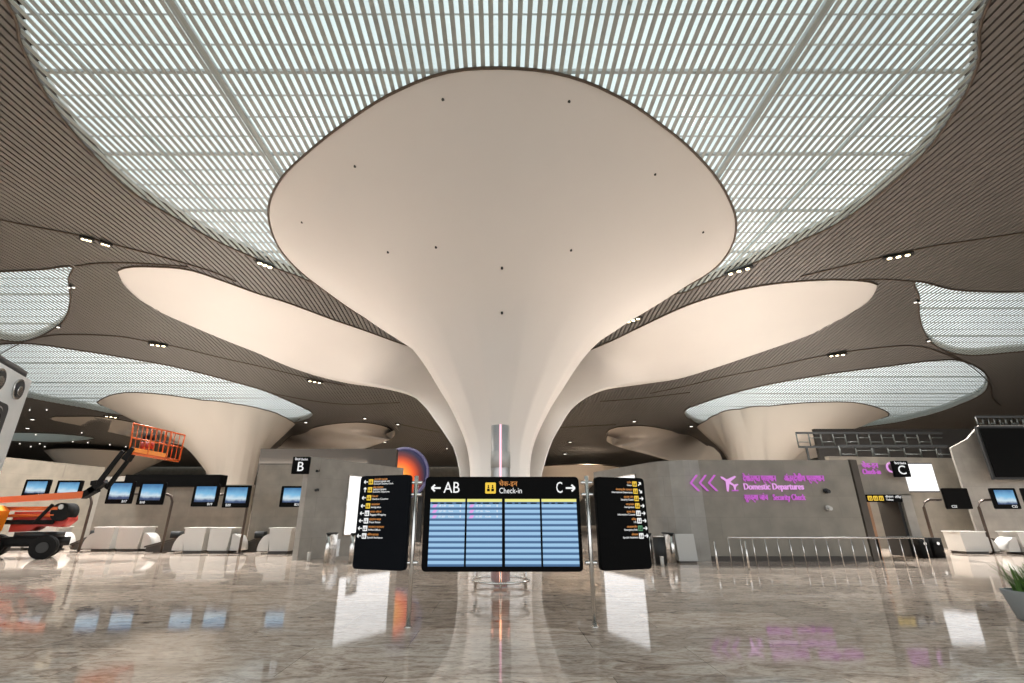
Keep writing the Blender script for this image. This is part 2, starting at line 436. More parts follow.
# ---------------- main column
c1 = thing('lotus_column', 'large central white trumpet column flaring into the cream canopy behind the departures board', 'column', (0, 29, 0))
trumpet('front_canopy', COL, R1, M['canopy'], c1)
def W(px, py, Y=None):
    c = ceil_pt(px, py)
    if Y is None: return c
    p = at_y(px, py, Y)
    e = Vector((0, 0, EYE))
    return p if (p-e).length < (c-e).length*.985 else e+(c-e)*.985
UL = [W(118, 270), W(128, 266.5), W(150, 266), W(188, 269), W(225, 281), W(258, 293), W(290, 303), W(330, 318), W(365, 330), W(395, 341), W(418, 349, 44), W(440, 362, 41), W(462, 388, 37), W(474, 425, 34), Vector((-1.2, 31.8, 3.4)), Vector((-1.2, 31.5, 0))]
LL = [W(118, 272), W(124, 285), W(141, 301), W(162, 313), W(189, 325, 40), W(220, 338, 42), W(253, 351, 44), W(280, 363, 45.3), W(305, 371.5, 45.5), W(340, 380, 44), W(375, 385, 41), W(407, 393, 37), W(424, 406, 34.5), W(434, 419, 33), W(448, 439, 31.5), W(456, 455, 30.5), Vector((-2.35, 30, 3)), Vector((-2.5, 30, 0))]
lobe(UL, LL, c1, M['canopy'], 1.8, rimlen=.72)
UR = [W(877, 284), W(868, 281), W(848, 279.5), W(819, 279.5), W(768, 284), W(724, 293), W(684, 306), W(643, 325), W(612, 340), W(587, 351, 44), W(564, 364, 41), W(540, 388, 37), W(528, 425, 34), Vector((1.2, 31.8, 3.4)), Vector((1.2, 31.5, 0))]
LR = [W(877, 287), W(869, 301), W(846, 316), W(812, 334), W(751, 355, 42), W(718, 366, 44), W(684, 376, 45.5), W(643, 382, 44), W(606, 388, 40), W(576, 405, 35), W(559, 429, 32), W(549, 450, 30.8), Vector((2.35, 30, 3)), Vector((2.5, 30, 0))]
lobe(UR, LR, c1, M['canopy'], 1.8, rimlen=.72)
# tiny dark sprinkler points on the main canopy
def on_trumpet(px, py):
    r, y, z = ray(px, py)
    s = 8.0
    while s < 70:
        X, Y, Z = r*s, y*s, EYE+z*s
        a = math.atan2(Y-COL[1], X-COL[0]); Ra = R1(a); zr = zc(COL[0]+Ra*math.cos(a), COL[1]+Ra*math.sin(a)); t = Z/zr
        if 0 <= t <= 1:
            r0 = prof(t); w = max(0, (r0-1.9)/11.4)
            if math.hypot(X-COL[0], Y-COL[1]) < r0+(Ra-13.3)*w: return Vector((X, Y, Z))
        s += .04
    return None
for px, py in [(443, 99), (569, 101), (355, 166), (655, 174), (302, 222), (703, 232), (502, 268), (502, 313), (436, 247), (571, 250), (388, 252)]:
    p = on_trumpet(px, py)
    if p:
        p = p-Vector((0, 29, 0))
        MB().cyl((p.x, p.y, p.z), .06, .12, 10).build('sprinkler', M['darksteel'], c1)

# ---------------- far columns
c3 = thing('lotus_column', 'cream trumpet column rising behind the check-in row and the boom lift cage, left', 'column', (R3C[0], 58, 0))
trumpet('front_canopy', R3C, R3, M['canopy_far'], c3, 96, 40)
lobe([W(393, 432), W(391, 429), W(382, 425), W(362, 422), W(338, 423), W(315, 427), W(291, 436), W(279, 447, 64), W(268, 460, 61), Vector((R3C[0]+1.6, 59, 0))],
     [W(393, 433), W(392, 436), W(388, 439, 66), W(376, 444, 68), W(355, 451, 68), W(325, 458, 66), W(300, 466, 64), W(275, 478, 61), Vector((R3C[0]+2.6, 59, 0))], c3, M['canopy_far'], .12, 40, 12, 3)
lobe([W(50, 418), W(54, 416), W(68, 416), W(96, 416), W(118, 419), W(137, 423), W(165, 431), W(190, 445, 64), W(208, 460, 61), Vector((R3C[0]-1.6, 59, 0))],
     [W(50, 419), W(56, 421), W(82, 426), W(109, 432), W(137, 438, 66), W(178, 444, 66), W(193, 452, 64), W(205, 466, 61), Vector((R3C[0]-2.6, 59, 0))], c3, M['canopy_far'], .1, 40, 12, 3)
c4 = thing('lotus_column', 'cream trumpet column rising behind the magenta Domestic Departures lettering wall, right', 'column', (R4C[0], 58, 0))
trumpet('front_canopy', R4C, R4, M['canopy_far'], c4, 96, 40)
lobe([W(605, 436), W(607, 431), W(614, 427.5), W(624, 426), W(645, 425.5), W(666, 429), W(689, 435), W(705, 444, 64), W(722, 458, 61), Vector((R4C[0]-1.6, 59, 0))],
     [W(605, 437), W(608, 441), W(616, 445, 68), W(628, 449, 69), W(652, 455, 69), W(673, 461, 67), W(700, 468, 64), W(727, 476, 61), Vector((R4C[0]-2.6, 59, 0))], c4, M['canopy_far'], .12, 40, 12, 3)
lobe([W(905, 440, 60), W(890, 437, 62), W(870, 436, 63), W(850, 438, 64), W(825, 443, 64), W(800, 450, 63), W(780, 460, 61), Vector((R4C[0]+1.6, 59, 0))],
     [W(905, 441, 60), W(890, 444, 64), W(870, 448, 66), W(845, 453, 66), W(815, 458, 65), W(790, 466, 63), W(774, 474, 61), Vector((R4C[0]+2.6, 59, 0))], c4, M['canopy_far'], .1, 40, 12, 3)
# two more columns, farther back
R5C = (x_at(566, 96, 8), 96)
c5 = thing('lotus_column', 'farthest column, its sunlit cream canopy edge showing just above the board beside the right pole', 'column', (R5C[0], R5C[1], 0))
def R5(a): return 9+1.5*math.cos(a)
def trumpet_low(centre, R, H, parent):
    rows = []
    for i in range(31):
        t = i/30; r0 = prof(t); w = max(0, (r0-1.9)/11.4)
        rows.append([((r0+(R(2*PI*k/72)-13.3)*w)*math.cos(2*PI*k/72), (r0+(R(2*PI*k/72)-13.3)*w)*math.sin(2*PI*k/72), t*H) for k in range(72)])
    MB().quadgrid(rows, True).build('front_canopy', M['canopy_far'], parent)
    MB().tube([(p[0], p[1], p[2]-.03) for p in rows[-1]], .09, 6, closed=True).build('rim_trim', M['rim'], parent)
trumpet_low(R5C, R5, h_at(465, 88), c5)
R6C = (x_at(95, 90, 8), 90)
c6 = thing('lotus_column', 'far dim cream column canopy low above the stone wall behind the boom lift', 'column', (R6C[0], R6C[1], 0))
trumpet_low(R6C, R5, h_at(449, 82), c6)

# ---------------- louvred ceiling
PITCHX = .33
def slats(mb, x, y0, y1, w, d, dz=0, step=1.5):
    if y1-y0 < .15: return
    n = max(1, int((y1-y0)/step)); rows = []
    for i in range(n+1):
        y = y0+(y1-y0)*i/n; z = zc(x, y)+dz
        rows.append([(x-w/2, y, z), (x+w/2, y, z), (x+w/2, y, z+d), (x-w/2, y, z+d)])
    o = len(mb.v); mb.quadgrid(rows, True, False)
    mb.f += [(o, o+1, o+2, o+3), (o+4*n+3, o+4*n+2, o+4*n+1, o+4*n)]; mb.sm += [False, False]
YA, YB = -4.0, 112.0
lightm, darkm, backm, glassm = MB(), MB(), MB(), MB()
nx = int(112/PITCHX)
rim1poly = [(COL[0]+(R1(2*PI*k/90)-.1)*math.cos(2*PI*k/90), COL[1]+(R1(2*PI*k/90)-.1)*math.sin(2*PI*k/90)) for k in range(90)]
for i in range(-nx, nx+1):
    x = i*PITCHX+.02
    iv = sorted(sum([cross(S, x) for S in SK], []))
    rim = cross(rim1poly, x)
    for a, b in iv:
        segs = [(a, b)]
        for c, d in rim:
            segs = [q for s0, s1 in segs for q in ((s0, min(s1, c)), (max(s0, d), s1)) if q[1] > q[0]]
        for s0, s1 in segs: slats(lightm, x, s0, s1, .165, .035)
        z0 = .70
        n = max(1, int((b-a)/4)); rows = []
        for k in range(n+1):
            y = a+(b-a)*k/n; z = zc(x, y)+z0; rows.append([(x-PITCHX/2, y, z), (x+PITCHX/2, y, z)])
        glassm.quadgrid(rows, False, False)
    prev = YA
    for a, b in iv+[(YB, YB)]:
        if a > prev+.05:
            slats(darkm, x, prev, a, .235, .16, 0, 2.2)
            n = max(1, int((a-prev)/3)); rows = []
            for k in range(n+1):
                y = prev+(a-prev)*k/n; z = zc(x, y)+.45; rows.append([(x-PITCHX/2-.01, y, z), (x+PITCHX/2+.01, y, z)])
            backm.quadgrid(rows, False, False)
        prev = max(prev, b)
structure(lightm.build('ceiling', M['slat_light']))
structure(darkm.build('ceiling', M['slat_dark']))
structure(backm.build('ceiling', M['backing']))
wn = structure(glassm.build('window_1', M['skyglass']))
# skylight shafts and bronze edge trims
for q, S in enumerate(SK):
    rows_t = [[(x, y, zc(x, y)-.04) for x, y in S], [(x, y, zc(x, y)+.5) for x, y in S]]
    structure(MB().quadgrid(rows_t, True).build('trim_%d' % (q+1), M['rim']))
    structure(MB().tube([(x, y, zc(x, y)-.05) for x, y in S], .06, 6, closed=True).build('trim_%d' % (q+11), M['rim']))
    structure(MB().quadgrid([[(x*1.0, y, zc(x, y)+.5) for x, y in S], [(x, y, zc(x, y)+.72) for x, y in S]], True).build('trim_%d' % (q+21), M['shaft']))
# glazing bars and roof trusses above the skylights
def crossx(poly, y):
    return cross([(b, a) for a, b in poly], y)
bars = MB(); beams = MB()
for S in SK[:5]:
    y = min(p[1] for p in S)+.4; k = 0
    while y < max(p[1] for p in S):
        for a, b in crossx(S, y):
            zz = zc(0, y)+.55
            th = .13 if k % 4 == 0 else .035
            bars.box(((a+b)/2, y, zz), (b-a, th, .06 if k % 4 else .14))
        y += 1.15; k += 1
structure(bars.build('ceiling', M['steel']))
trs = MB()
for S in (S1,):
    for X in (-11.2, 11.2, -4.1, 4.1, -16.2, 16.2):
        wd = .30 if abs(X) == 11.2 else .09
        for a, b in cross(S, X):
            m_ = 12
            trs.quadgrid([[(X-wd/2, a+(b-a)*k/m_, zc(X, a+(b-a)*k/m_)+z_) for k in range(m_+1)] for z_ in (.40, .52)], False, False)
            trs.quadgrid([[(X+wd/2, a+(b-a)*k/m_, zc(X, a+(b-a)*k/m_)+z_) for k in range(m_+1)] for z_ in (.40, .52)], False, False)
            trs.quadgrid([[(X+q_, a+(b-a)*k/m_, zc(X, a+(b-a)*k/m_)+.40) for k in range(m_+1)] for q_ in (-wd/2, wd/2)], False, False)
structure(trs.build('ceiling', M['steel']))
# seams across the dark ceiling
seams = [[(-30, 213), (0, 219), (40, 227), (81, 235), (111, 243), (161, 256), (209, 270), (236, 281)],
         [(76, 265.5), (100, 262.5), (135, 262.5), (188, 266)],
         [(24, 341), (50, 335), (81, 334), (120, 336), (148, 341), (175, 346), (220, 357), (269, 368), (310, 378), (345, 385)],
         [(24, 341), (8, 349), (-10, 360)], [(1060, 229), (1024, 232), (970, 240), (930, 246), (885, 256), (850, 264), (800, 276)],
         [(859, 279), (890, 279), (916, 281)],
         [(963, 361), (920, 346), (872, 348), (819, 356), (770, 367), (721, 377), (684, 386), (650, 393)], [(940, 348), (970, 365), (989, 383), (992, 397), (1000, 405)],
         [(988, 384), (1024, 350)][:1]+[(989, 386)],
         [(300, 418), (285, 430), (272, 445)], [(268, 392), (310, 400), (350, 404), (400, 402)], [(600, 401), (640, 398), (690, 392)],
         [(690, 418), (705, 432), (716, 446)], [(395, 423), (420, 428), (440, 432)], [(560, 427), (600, 425), (616, 424)]]
for i, s in enumerate(seams):
    if len(set(s)) < 2 or i == 8: continue
    pts = catmull([ceil_pt(*p) for p in s], 5)
    structure(MB().tube([p-Vector((0, 0, .06)) for p in pts], .05, 6).build('trim_%d' % (i+41), M['rim']))

# ---------------- downlights
def strip_light(p, q, label, lit=True, n=3):
    a, b = ceil_pt(*p), ceil_pt(*q); mid = (a+b)/2; d = b-a; L = d.length; rz = math.atan2(d.y, d.x)
    t = thing('ceiling_light', label, 'ceiling light', (mid.x, mid.y, min(a.z, b.z)-.24), rz, 'recessed light clusters along the ceiling seams')
    MB().box((0, 0, .07), (L+.2, .34, .14), bev=.05).build('housing', M['darksteel'], t)
    for k in range(n):
        MB().cyl(((k+.5)/n*L-L/2, 0, -.01), min(.13, L/n*.42), .05, 12).build('lens', M['lamp'], t)
strips = [((82, 235), (93, 238), 'light cluster on the upper left ceiling seam, outer of two'), ((102, 240), (111, 243), 'light cluster on the upper left ceiling seam, inner of two'),
          ((258, 259), (273, 265), 'light cluster on the left rim of the big bright skylight'), ((366, 313), (382, 320), 'light cluster on the left edge of the central canopy'),
          ((726, 272), (751, 264), 'long light cluster on the right rim of the big bright skylight'), ((884, 256), (911, 251), 'long light cluster on the upper right ceiling seam'),
          ((626, 320), (640, 314), 'light cluster on the right edge of the central canopy'), ((150, 341), (167, 344), 'light cluster on the lower left seam above the left oval skylight'),
          ((828, 354), (845, 351), 'light cluster on the lower right seam above the right oval skylight'), ((308, 377), (322, 381), 'light cluster near the lower edge of the left wing canopy'),
          ((105, 414), (118, 416), 'light cluster on the near-left edge of the far left column canopy')]
for p, q, l in strips: strip_light(p, q, l)
spots = [((72, 285), 'pair of round spots on the edge of the far left skylight, upper', 2), ((59, 325), 'round spot on the edge of the far left skylight, lower', 1),
         ((917, 300), 'round spot on the edge of the far right skylight, upper', 2), ((928, 339), 'round spot on the edge of the far right skylight, lower', 1),
         ((306, 421), 'round spot by the right end of the left oval skylight', 1), ((277, 437), 'round spot beside the far left column stem', 1),
         ((691, 425), 'round spot by the left end of the right oval skylight', 1), ((716, 442), 'round spot beside the far right column stem', 1),
         ((33, 418), 'round spot in the dim ceiling left of the far left wing canopy, upper', 1), ((28, 427), 'round spot in the dim ceiling left of the far left wing canopy, lower', 1),
         ((634, 420), 'round spot above the small right wing canopy', 1), ((365, 417), 'round spot above the small left wing canopy', 1),
         ((385, 441), 'round spot at the tip of the small left wing canopy', 1), ((398, 423), 'round spot above the orange disc screen', 1),
         ((570, 441), 'upper round spot in the dim ceiling right of the central stem', 1), ((565, 453), 'lower round spot in the dim ceiling right of the central stem', 1)]
for (px, py), l, n in spots:
    p = ceil_pt(px, py); k = p.y/40
    t = thing('ceiling_spotlight', l, 'ceiling light', (p.x, p.y, p.z-.2), 0, 'round spotlights on the dark ceiling')
    MB().cyl((0, 0, .05), .2*k, .1, 14).build('housing', M['darksteel'], t)
    for j in range(n): MB().cyl(((j-.5)*.45*k if n > 1 else 0, 0, -.02), .12*k, .05, 12).build('lens', M['lampw'], t)
for px, py in [(36, 434), (40, 443), (45, 446), (31, 446), (20, 443), (73, 441), (88, 442), (110, 444), (126, 446), (47, 409), (30, 409), (82, 432), (447, 448), (550, 432)]:
    p = ceil_pt(px, py); k = p.y/60
    tag(MB().cyl((p.x, p.y, p.z-.12), .06*k, .1, 10).build('ceiling_spotlight', M['lampw']), 'tiny bright spotlight dot in the dark far ceiling', 'ceiling light', 'tiny spotlight dots in the far ceiling')

# ------------------------------------------------------------------ floor & shell
structure(MB().box((0, 50, -.1), (240, 130, .2)).build('floor', M['floor']))
structure(MB().box((0, 113, 7), (240, .5, 14.5)).build('wall_back', M['stone']))
structure(MB().box((-112, 60, 7), (.5, 110, 16)).build('wall_left', M['fascia']))
structure(MB().box((112, 60, 7), (.5, 110, 16)).build('wall_right', M['fascia']))

def wall_path(pts, h, th, mat, name, z0=0):
    """free standing wall following a plan path"""
    P = [Vector((p[0], p[1], 0)) for p in pts]; n = len(P); A = []; B = []
    for i in range(n):
        d = (P[min(i+1, n-1)]-P[max(i-1, 0)]).normalized(); nn = Vector((-d.y, d.x, 0))*th/2
        A.append(P[i]+nn); B.append(P[i]-nn)
    mb = MB()
    for i in range(n-1):
        mb.prism2([A[i]+Vector((0, 0, z0)), A[i+1]+Vector((0, 0, z0)), B[i+1]+Vector((0, 0, z0)), B[i]+Vector((0, 0, z0))],
                  [A[i]+Vector((0, 0, h)), A[i+1]+Vector((0, 0, h)), B[i+1]+Vector((0, 0, h)), B[i]+Vector((0, 0, h))])
    return structure(mb.build(name, mat))
# left angled wall with lit panel
LA = (x_at(305, 20.5, 3), 20.5); LB = (x_at(400, 25.6, 3), 25.6)
wall_path([LA, LB], 3.93, .3, M['stone_lit'], 'wall_left_angled')
# right: curved corner then long wall
RB = (x_at(597, 25.6, 3), 25.6)
rc = [(4.6+ (6.4-4.6)*t, 25.6+(21.0-25.6)*t) for t in (0, .5, 1)]
corner = [(6.4, 21.0), (6.62, 20.55), (6.95, 20.2), (7.4, 20.02), (8.0, 20.0)]
wall_path([RB]+corner[:], 3.73, .3, M['stone_lit'], 'wall_right_angled')
wall_path([(8.0, 20.0), (x_at(853, 20, 2.5), 20.0)], 3.73, .3, M['stone'], 'wall_right_front')
structure(MB().box(((8.0+x_at(853, 20, 2.5))/2, 19.83, .09), (x_at(853, 20, 2.5)-8.0, .05, .18)).build('baseboard_right', M['kick']))
def lit_panel(A, B, x0px, x1px, z0, z1, label, side):
    A = Vector((A[0], A[1], 0)); B = Vector((B[0], B[1], 0)); d = (B-A).normalized(); L = (B-A).length
    rz = math.atan2(d.y, d.x); t = thing('lit_panel', label, 'screen', (A.x, A.y, 0), rz)
    a, b = x0px*L, x1px*L; y = -.17
    MB().box(((a+b)/2, y-.02, (z0+z1)/2), (b-a+.1, .06, z1-z0+.1), bev=.02).build('frame', M['chrome'], t)
    MB().box(((a+b)/2, y-.06, (z0+z1)/2), (b-a, .03, z1-z0)).build('screen', M['panelwhite'], t)
    return t
lit_panel(LA, LB, .38, .90, .85, 3.3, 'tall bright white lit panel on the angled pale wall, behind the left direction sign', -1)
lit_panel(RB, (6.4, 21.0), .12, .80, .85, 3.3, 'tall bright white lit panel on the angled pale wall, behind the right direction sign', 1)

# left background walls
wall_path([(x_at(257, 26, 3), 26), (-6.3, 26)], 4.13, .3, M['stone'], 'wall_left_centre')
structure(MB().box(((x_at(262, 30, 5)+x_at(397, 30, 5))/2, 30, 4.7), (x_at(397, 30, 5)-x_at(262, 30, 5), .6, 1.5)).build('wall_left_fascia', M['fascia']))
structure(MB().box(((x_at(262, 30, 5)+x_at(397, 30, 5))/2, 30.1, 2.2), (x_at(397, 30, 5)-x_at(262, 30, 5)-.4, .4, 4.4)).build('wall_left_inner', M['stone']))
wall_path([(x_at(98, 28, 2), 28), (x_at(250, 28, 2), 28)], 3.25, .3, M['stone'], 'wall_left_counter')
structure(MB().box(((x_at(127, 27.4, 3)+x_at(222, 27.4, 3))/2, 27.4, 3.42), (x_at(222, 27.4, 3)-x_at(127, 27.4, 3), .7, .62)).build('trim_70', M['black']))
wall_path([(-29.5, 20), (-28.2, 28), (-27.3, 34)], 4.75, .3, M['stone'], 'wall_left_side')
wall_path([(-27.3, 34), (x_at(128, 33, 3), 33)], 4.1, .3, M['stone_lit'], 'wall_left_rear')

# right background walls
RX = x_at(853, 20, 2.5)
wall_path([(RX+.05, 20.1), (RX+.42, 20.25)], 3.76, .4, M['fascia'], 'wall_right_pilaster')
# portal wall with the passage
px0, px1 = x_at(866, 22, 1.5), x_at(905, 22, 1.5)
structure(MB().box(((RX+.8+px0)/2+.0, 22, 1.87), (max(.2, px0-RX-.8), .3, 3.75)).build('wall_portal_side', M['stone']))
structure(MB().box(((RX+.8+px1+.4)/2, 22, 3.1), (px1+.4-RX-.8, .3, 1.3)).build('wall_portal_head', M['stone']))
structure(MB().box((px1+.2, 22, 1.25), (.4, .3, 2.5)).build('wall_portal_pier', M['stone_lit']))
dr = structure(MB().box((px0+.06, 22.6, 1.22), (.12, 1.2, 2.44)).box((px1-.06, 22.6, 1.22), (.12, 1.2, 2.44)).box(((px0+px1)/2, 22.6, 2.38), (px1-px0, 1.2, .12)).build('door_1', M['darksteel']))
structure(MB().box(((px0+px1)/2, 26, 1.6), (px1-px0+3, .2, 3.2)).build('wall_passage', M['wood']))
# recessed dark bins inside the passage
# back wall of the check-in C hall
bw0 = px1+1.3
wall_path([(px1+.9, 27.5), (x_at(960, 28.5, 3), 28.5), (40, 28.5)], 4.75, .3, M['stone'], 'wall_check_in_back')
tx = x_at(950, 27.4, 5)
structure(flat([(tx, 0), (tx+14, 0), (tx+14, 6.6), (tx+2.0, 6.45), (tx+1.1, 5.7), (tx, 5.2)], 27.4, .12).build('wall_check_in_tall', M['stone_lit']))

# white lit billboard at Check-in C
b0, b1, b2, b3 = at_y(899, 465, 27.2), at_y(935, 463, 27.2), at_y(943, 490, 27.2), at_y(901, 492, 27.2)
t = thing('lit_panel', 'bright white lit panel beside the black C sign at right', 'screen', (b0.x, 27.25, 0))
zt, zb = (b0.z+b1.z)/2, (b2.z+b3.z)/2; wpl = b2.x-b0.x
flat([(0, zb), (wpl-.2, zb), (wpl-.2, zt), (0, zt)], 0, .05).build('screen', M['panelwhite'], t)
flat([(-.06, zb-.06), (wpl-.14, zb-.06), (wpl-.14, zt+.06), (-.06, zt+.06)], .06, .05).build('frame', M['darksteel'], t)

# big dark video wall, right
v0 = at_y(981, 428, 26.4); v1 = at_y(981, 477, 26.4)
t = thing('video_wall', 'huge switched-off black video wall at the right edge, above the check-in screens', 'screen', (v0.x, 26.6, 0))
flat([(0, v1.z), (5.5, v1.z), (5.5, v0.z), (0, v0.z)], 0, .15).build('display', M['black'], t)
flat([(-.12, v1.z-.12), (5.62, v1.z-.12), (5.62, v0.z+.12), (-.12, v0.z+.12)], .06, .14).build('frame', M['darksteel'], t)

# dark steel trusses above the right walls
def truss(xa, xb, y, z0, z1, label, step=1.1, bands=1):
    t = thing('steel_truss', label, 'truss', ((xa+xb)/2, y, z0)); w = (xb-xa)/2
    MB().box((0, 0, 0), (2*w, .14, .14)).build('bottom_chord', M['darksteel'], t)
    MB().box((0, 0, z1-z0), (2*w, .14, .14)).build('top_chord', M['darksteel'], t)
    m = MB(); x = -w; s = 0
    while x < w-.1:
        m.tube([(x, 0, 0), (x, 0, z1-z0)], .05, 5); m.tube([(x, 0, (z1-z0)*(.35+.3*(s % 2))), (min(w, x+step*.6), 0, (z1-z0)*(.35+.3*(s % 2)))], .03, 5); x += step*.6; s += 1
    m.build('web', M['web'], t)
    for k in (-.9, 0, .9): MB().box((k*w, 0, -z0/2), (.12, .12, z0)).build('post', M['darksteel'], t)
truss(x_at(800, 36, 6), x_at(948, 36, 6), 36, h_at(447, 36), h_at(433, 36), 'long dark steel truss above the Check-in C portal wall', 1.5)
truss(x_at(838, 31, 6), x_at(946, 31, 6), 31, h_at(459, 31), h_at(446, 31), 'lower dark steel truss right above the portal wall', 1.7)
truss(x_at(978, 30, 7), x_at(1060, 30, 7), 30, h_at(427, 30), h_at(417, 30), 'pale mesh truss above the big black video wall', .6)
structure(MB().box((38.5, 40, 4.2), (25, .3, 8.4)).build('wall_dark_hall', M['backing']))

# ------------------------------------------------------------------ departures board & signs
BY = 8.36
zt, zb = h_at(477, BY), h_at(571.5, BY)
bx0, bx1 = x_at(421.5, BY, zb), x_at(583, BY, zb)
bw = bx1-bx0; bcx = (bx0+bx1)/2
B = thing('departures_board', 'wide black departures board with four blue screens and Check-in header', 'sign', (bcx, BY, 0))
case = flat(rrect(-bw/2, bw/2, zb, zt, .07), .12, .17).build('casing', M['black'], B)
sz1, sz0 = h_at(499, BY-.05), h_at(566.5, BY-.05)
cols = [(429, 464.5), (466.5, 502), (505, 540.5), (542.5, 578)]
for i, (a, b) in enumerate(cols):
    xa, xb = x_at(a, BY-.05, 1.3)-bcx, x_at(b, BY-.05, 1.3)-bcx
    s = flat([(xa, 0), (xb, 0), (xb, sz1-sz0), (xa, sz1-sz0)], -.05, .01).build('screen', M['rows'], B, (0, 0, sz0))
    flat([(xa, sz1-sz0-.045), (xb, sz1-sz0-.045), (xb, sz1-sz0), (xa, sz1-sz0)], -.061, .003).build('header_bar', M['yel_head'], s)
    m = MB(); w = xb-xa
    for (o, l) in ((.03, .09), (.16, .06), (.26, .1), (.42, .1)): flat([(xa+o, sz1-sz0-.075), (xa+o+l, sz1-sz0-.075), (xa+o+l, sz1-sz0-.055), (xa+o, sz1-sz0-.055)], -.062, .002, m)
    m.build('column_title', M['navy'], s)
    if i < 2:
        rows = [('6E 238', 'Delhi', 'B'), ('QP 181', 'Goa', 'B'), ('IX 207', 'Kochi', 'B')]
        for k, (f_, d_, g_) in enumerate(rows):
            z = sz1-sz0-.105-.084*k
            flat([(xa+.03, z-.025), (xa+.09, z-.025), (xa+.12, z+.02), (xa+.06, z+.02)], -.062, .002).build('airline_mark', M['pinkw'], s)
            text(f_, .04, M['txt'], s, (xa+.14, -.062, z), 'lettering', ext=.001)
            text(d_, .04, M['txt'], s, (xa+.30, -.062, z), 'lettering', ext=.001)
            text(g_, .045, M['txt'], s, (xb-.09, -.062, z), 'lettering', ext=.001)
hz = h_at(488, BY-.06)
def arrow(parent, x, z, s, d, mat, y=-.052, th=.006, ang=None):
    """arrow made of a shaft and two barbs pointing along angle"""
    a = {'l': PI, 'r': 0, 'u': PI/2, 'ur': PI/4, 'dr': -PI/4}[d]; t = s*.09
    def seg(p, q):
        dx, dz = q[0]-p[0], q[1]-p[1]; L = math.hypot(dx, dz); nx_, nz_ = -dz/L*t, dx/L*t
        return [(p[0]+nx_, p[1]+nz_), (p[0]-nx_, p[1]-nz_), (q[0]-nx_, q[1]-nz_), (q[0]+nx_, q[1]+nz_)]
    tip = (x+s/2*math.cos(a), z+s/2*math.sin(a)); tail = (x-s/2*math.cos(a), z-s/2*math.sin(a)); m = MB()
    flat(seg(tail, tip), y, th, m)
    for b in (a+PI*.76, a-PI*.76): flat(seg(tip, (tip[0]+s*.5*math.cos(b), tip[1]+s*.5*math.sin(b))), y, th, m)
    return m.build('arrow', mat, parent)
def bx(px, Y=BY-.06, h=2): return x_at(px, Y, h)-bcx
arrow(B, bx(436), hz, .15, 'l', M['txt'])
text('AB', .25, M['txt'], B, (bx(443.5), -.055, hz), width=bx(459.5)-bx(443.5))
arrow(B, bx(570.5), hz, .15, 'r', M['txt'])
text('C', .25, M['txt'], B, (bx(556), -.055, hz), width=.1)
def picto(parent, x, z, s, mat, y=-.052, glyph=True, gm=None):
    t = flat(rrect(x-s/2, x+s/2, z-s/2, z+s/2, s*.08, 2), y, .006).build('pictogram', mat, parent)
    if glyph:
        y2 = y-.007
        for q in (-1, 1):
            m = MB()
            cx_ = x+q*s*.2
            flat([(cx_+s*.07*math.cos(a*PI/4), z+s*.22+s*.07*math.sin(a*PI/4)) for a in range(8)], y2, .002, m)
            flat([(cx_-s*.08, z-s*.02), (cx_+s*.08, z-s*.02), (cx_+s*.07, z+s*.14), (cx_-s*.07, z+s*.14)], y2, .002, m)
            flat([(cx_-s*.13, z-s*.3), (cx_+s*.13, z-s*.3), (cx_+s*.13, z-s*.06), (cx_-s*.13, z-s*.06)], y2, .002, m)
            m.build('figure', gm or M['black'], t)
    return t
picto(B, bx(490.5), hz, .175, M['yellow'])
text('चेक-इन', .11, M['txt_orange'], B, (bx(499), -.055, hz+.065))
text('Check-in', .125, M['txt'], B, (bx(499), -.055, hz-.045), width=bx(521.5)-bx(499))

# side signs
def side_sign(pxa, pxb, inner, rows, label, left):
    """inner = pixel x of the nearer edge"""
    za, zbm = zt+(.035 if left else 0), zb+.012
    Yn, Yf = BY-.02, BY+.34
    X0 = x_at(pxa, Yf if left else Yn, 1.5); X1 = x_at(pxb, Yn if left else Yf, 1.5)
    Y0, Y1 = (Yf, Yn) if left else (Yn, Yf)
    w = math.hypot(X1-X0, Y1-Y0); rz = math.atan2(Y1-Y0, X1-X0)
    t = thing('direction_sign', label, 'sign', ((X0+X1)/2, (Y0+Y1)/2, 0), rz)
    flat(rrect(-w/2, w/2, zbm, za, .06), .05, .10).build('casing', M['navy'] if left else M['black'], t)
    z = za-.10
    for i, (l1, l2, l3, mt, adir) in enumerate(rows):
        step = .13 if (i < 3 and left) else .118
        s = .085
        if left:
            xp = -w/2+.22-.006*i; arrow(t, xp-.10, z, .075, adir, M['txt'])
            picto(t, xp, z, s, mt, glyph=True, gm=M['black'])
            xt = xp+.06; al = 'LEFT'
        else:
            xp = w/2-.20+.006*i; arrow(t, xp+.10, z, .075, adir, M['txt'])
            picto(t, xp, z, s, mt, glyph=True, gm=M['black'])
            xt = xp-.06; al = 'RIGHT'
        if l3:
            text(l1, .04, M['txt_orange'], t, (xt, -.053, z+.036), align=al, ext=.001)
            text(l2, .038, M['txt'], t, (xt, -.053, z), align=al, ext=.001)
            text(l3, .038, M['txt'], t, (xt, -.053, z-.036), align=al, ext=.001)
        else:
            text(l1, .042, M['txt_orange'], t, (xt, -.053, z+.022), align=al, ext=.001)
            text(l2, .042, M['txt'], t, (xt, -.053, z-.022), align=al, ext=.001)
        z -= step
    return t
Yl, Wt, Gr = M['yellow'], M['txt'], M['green']
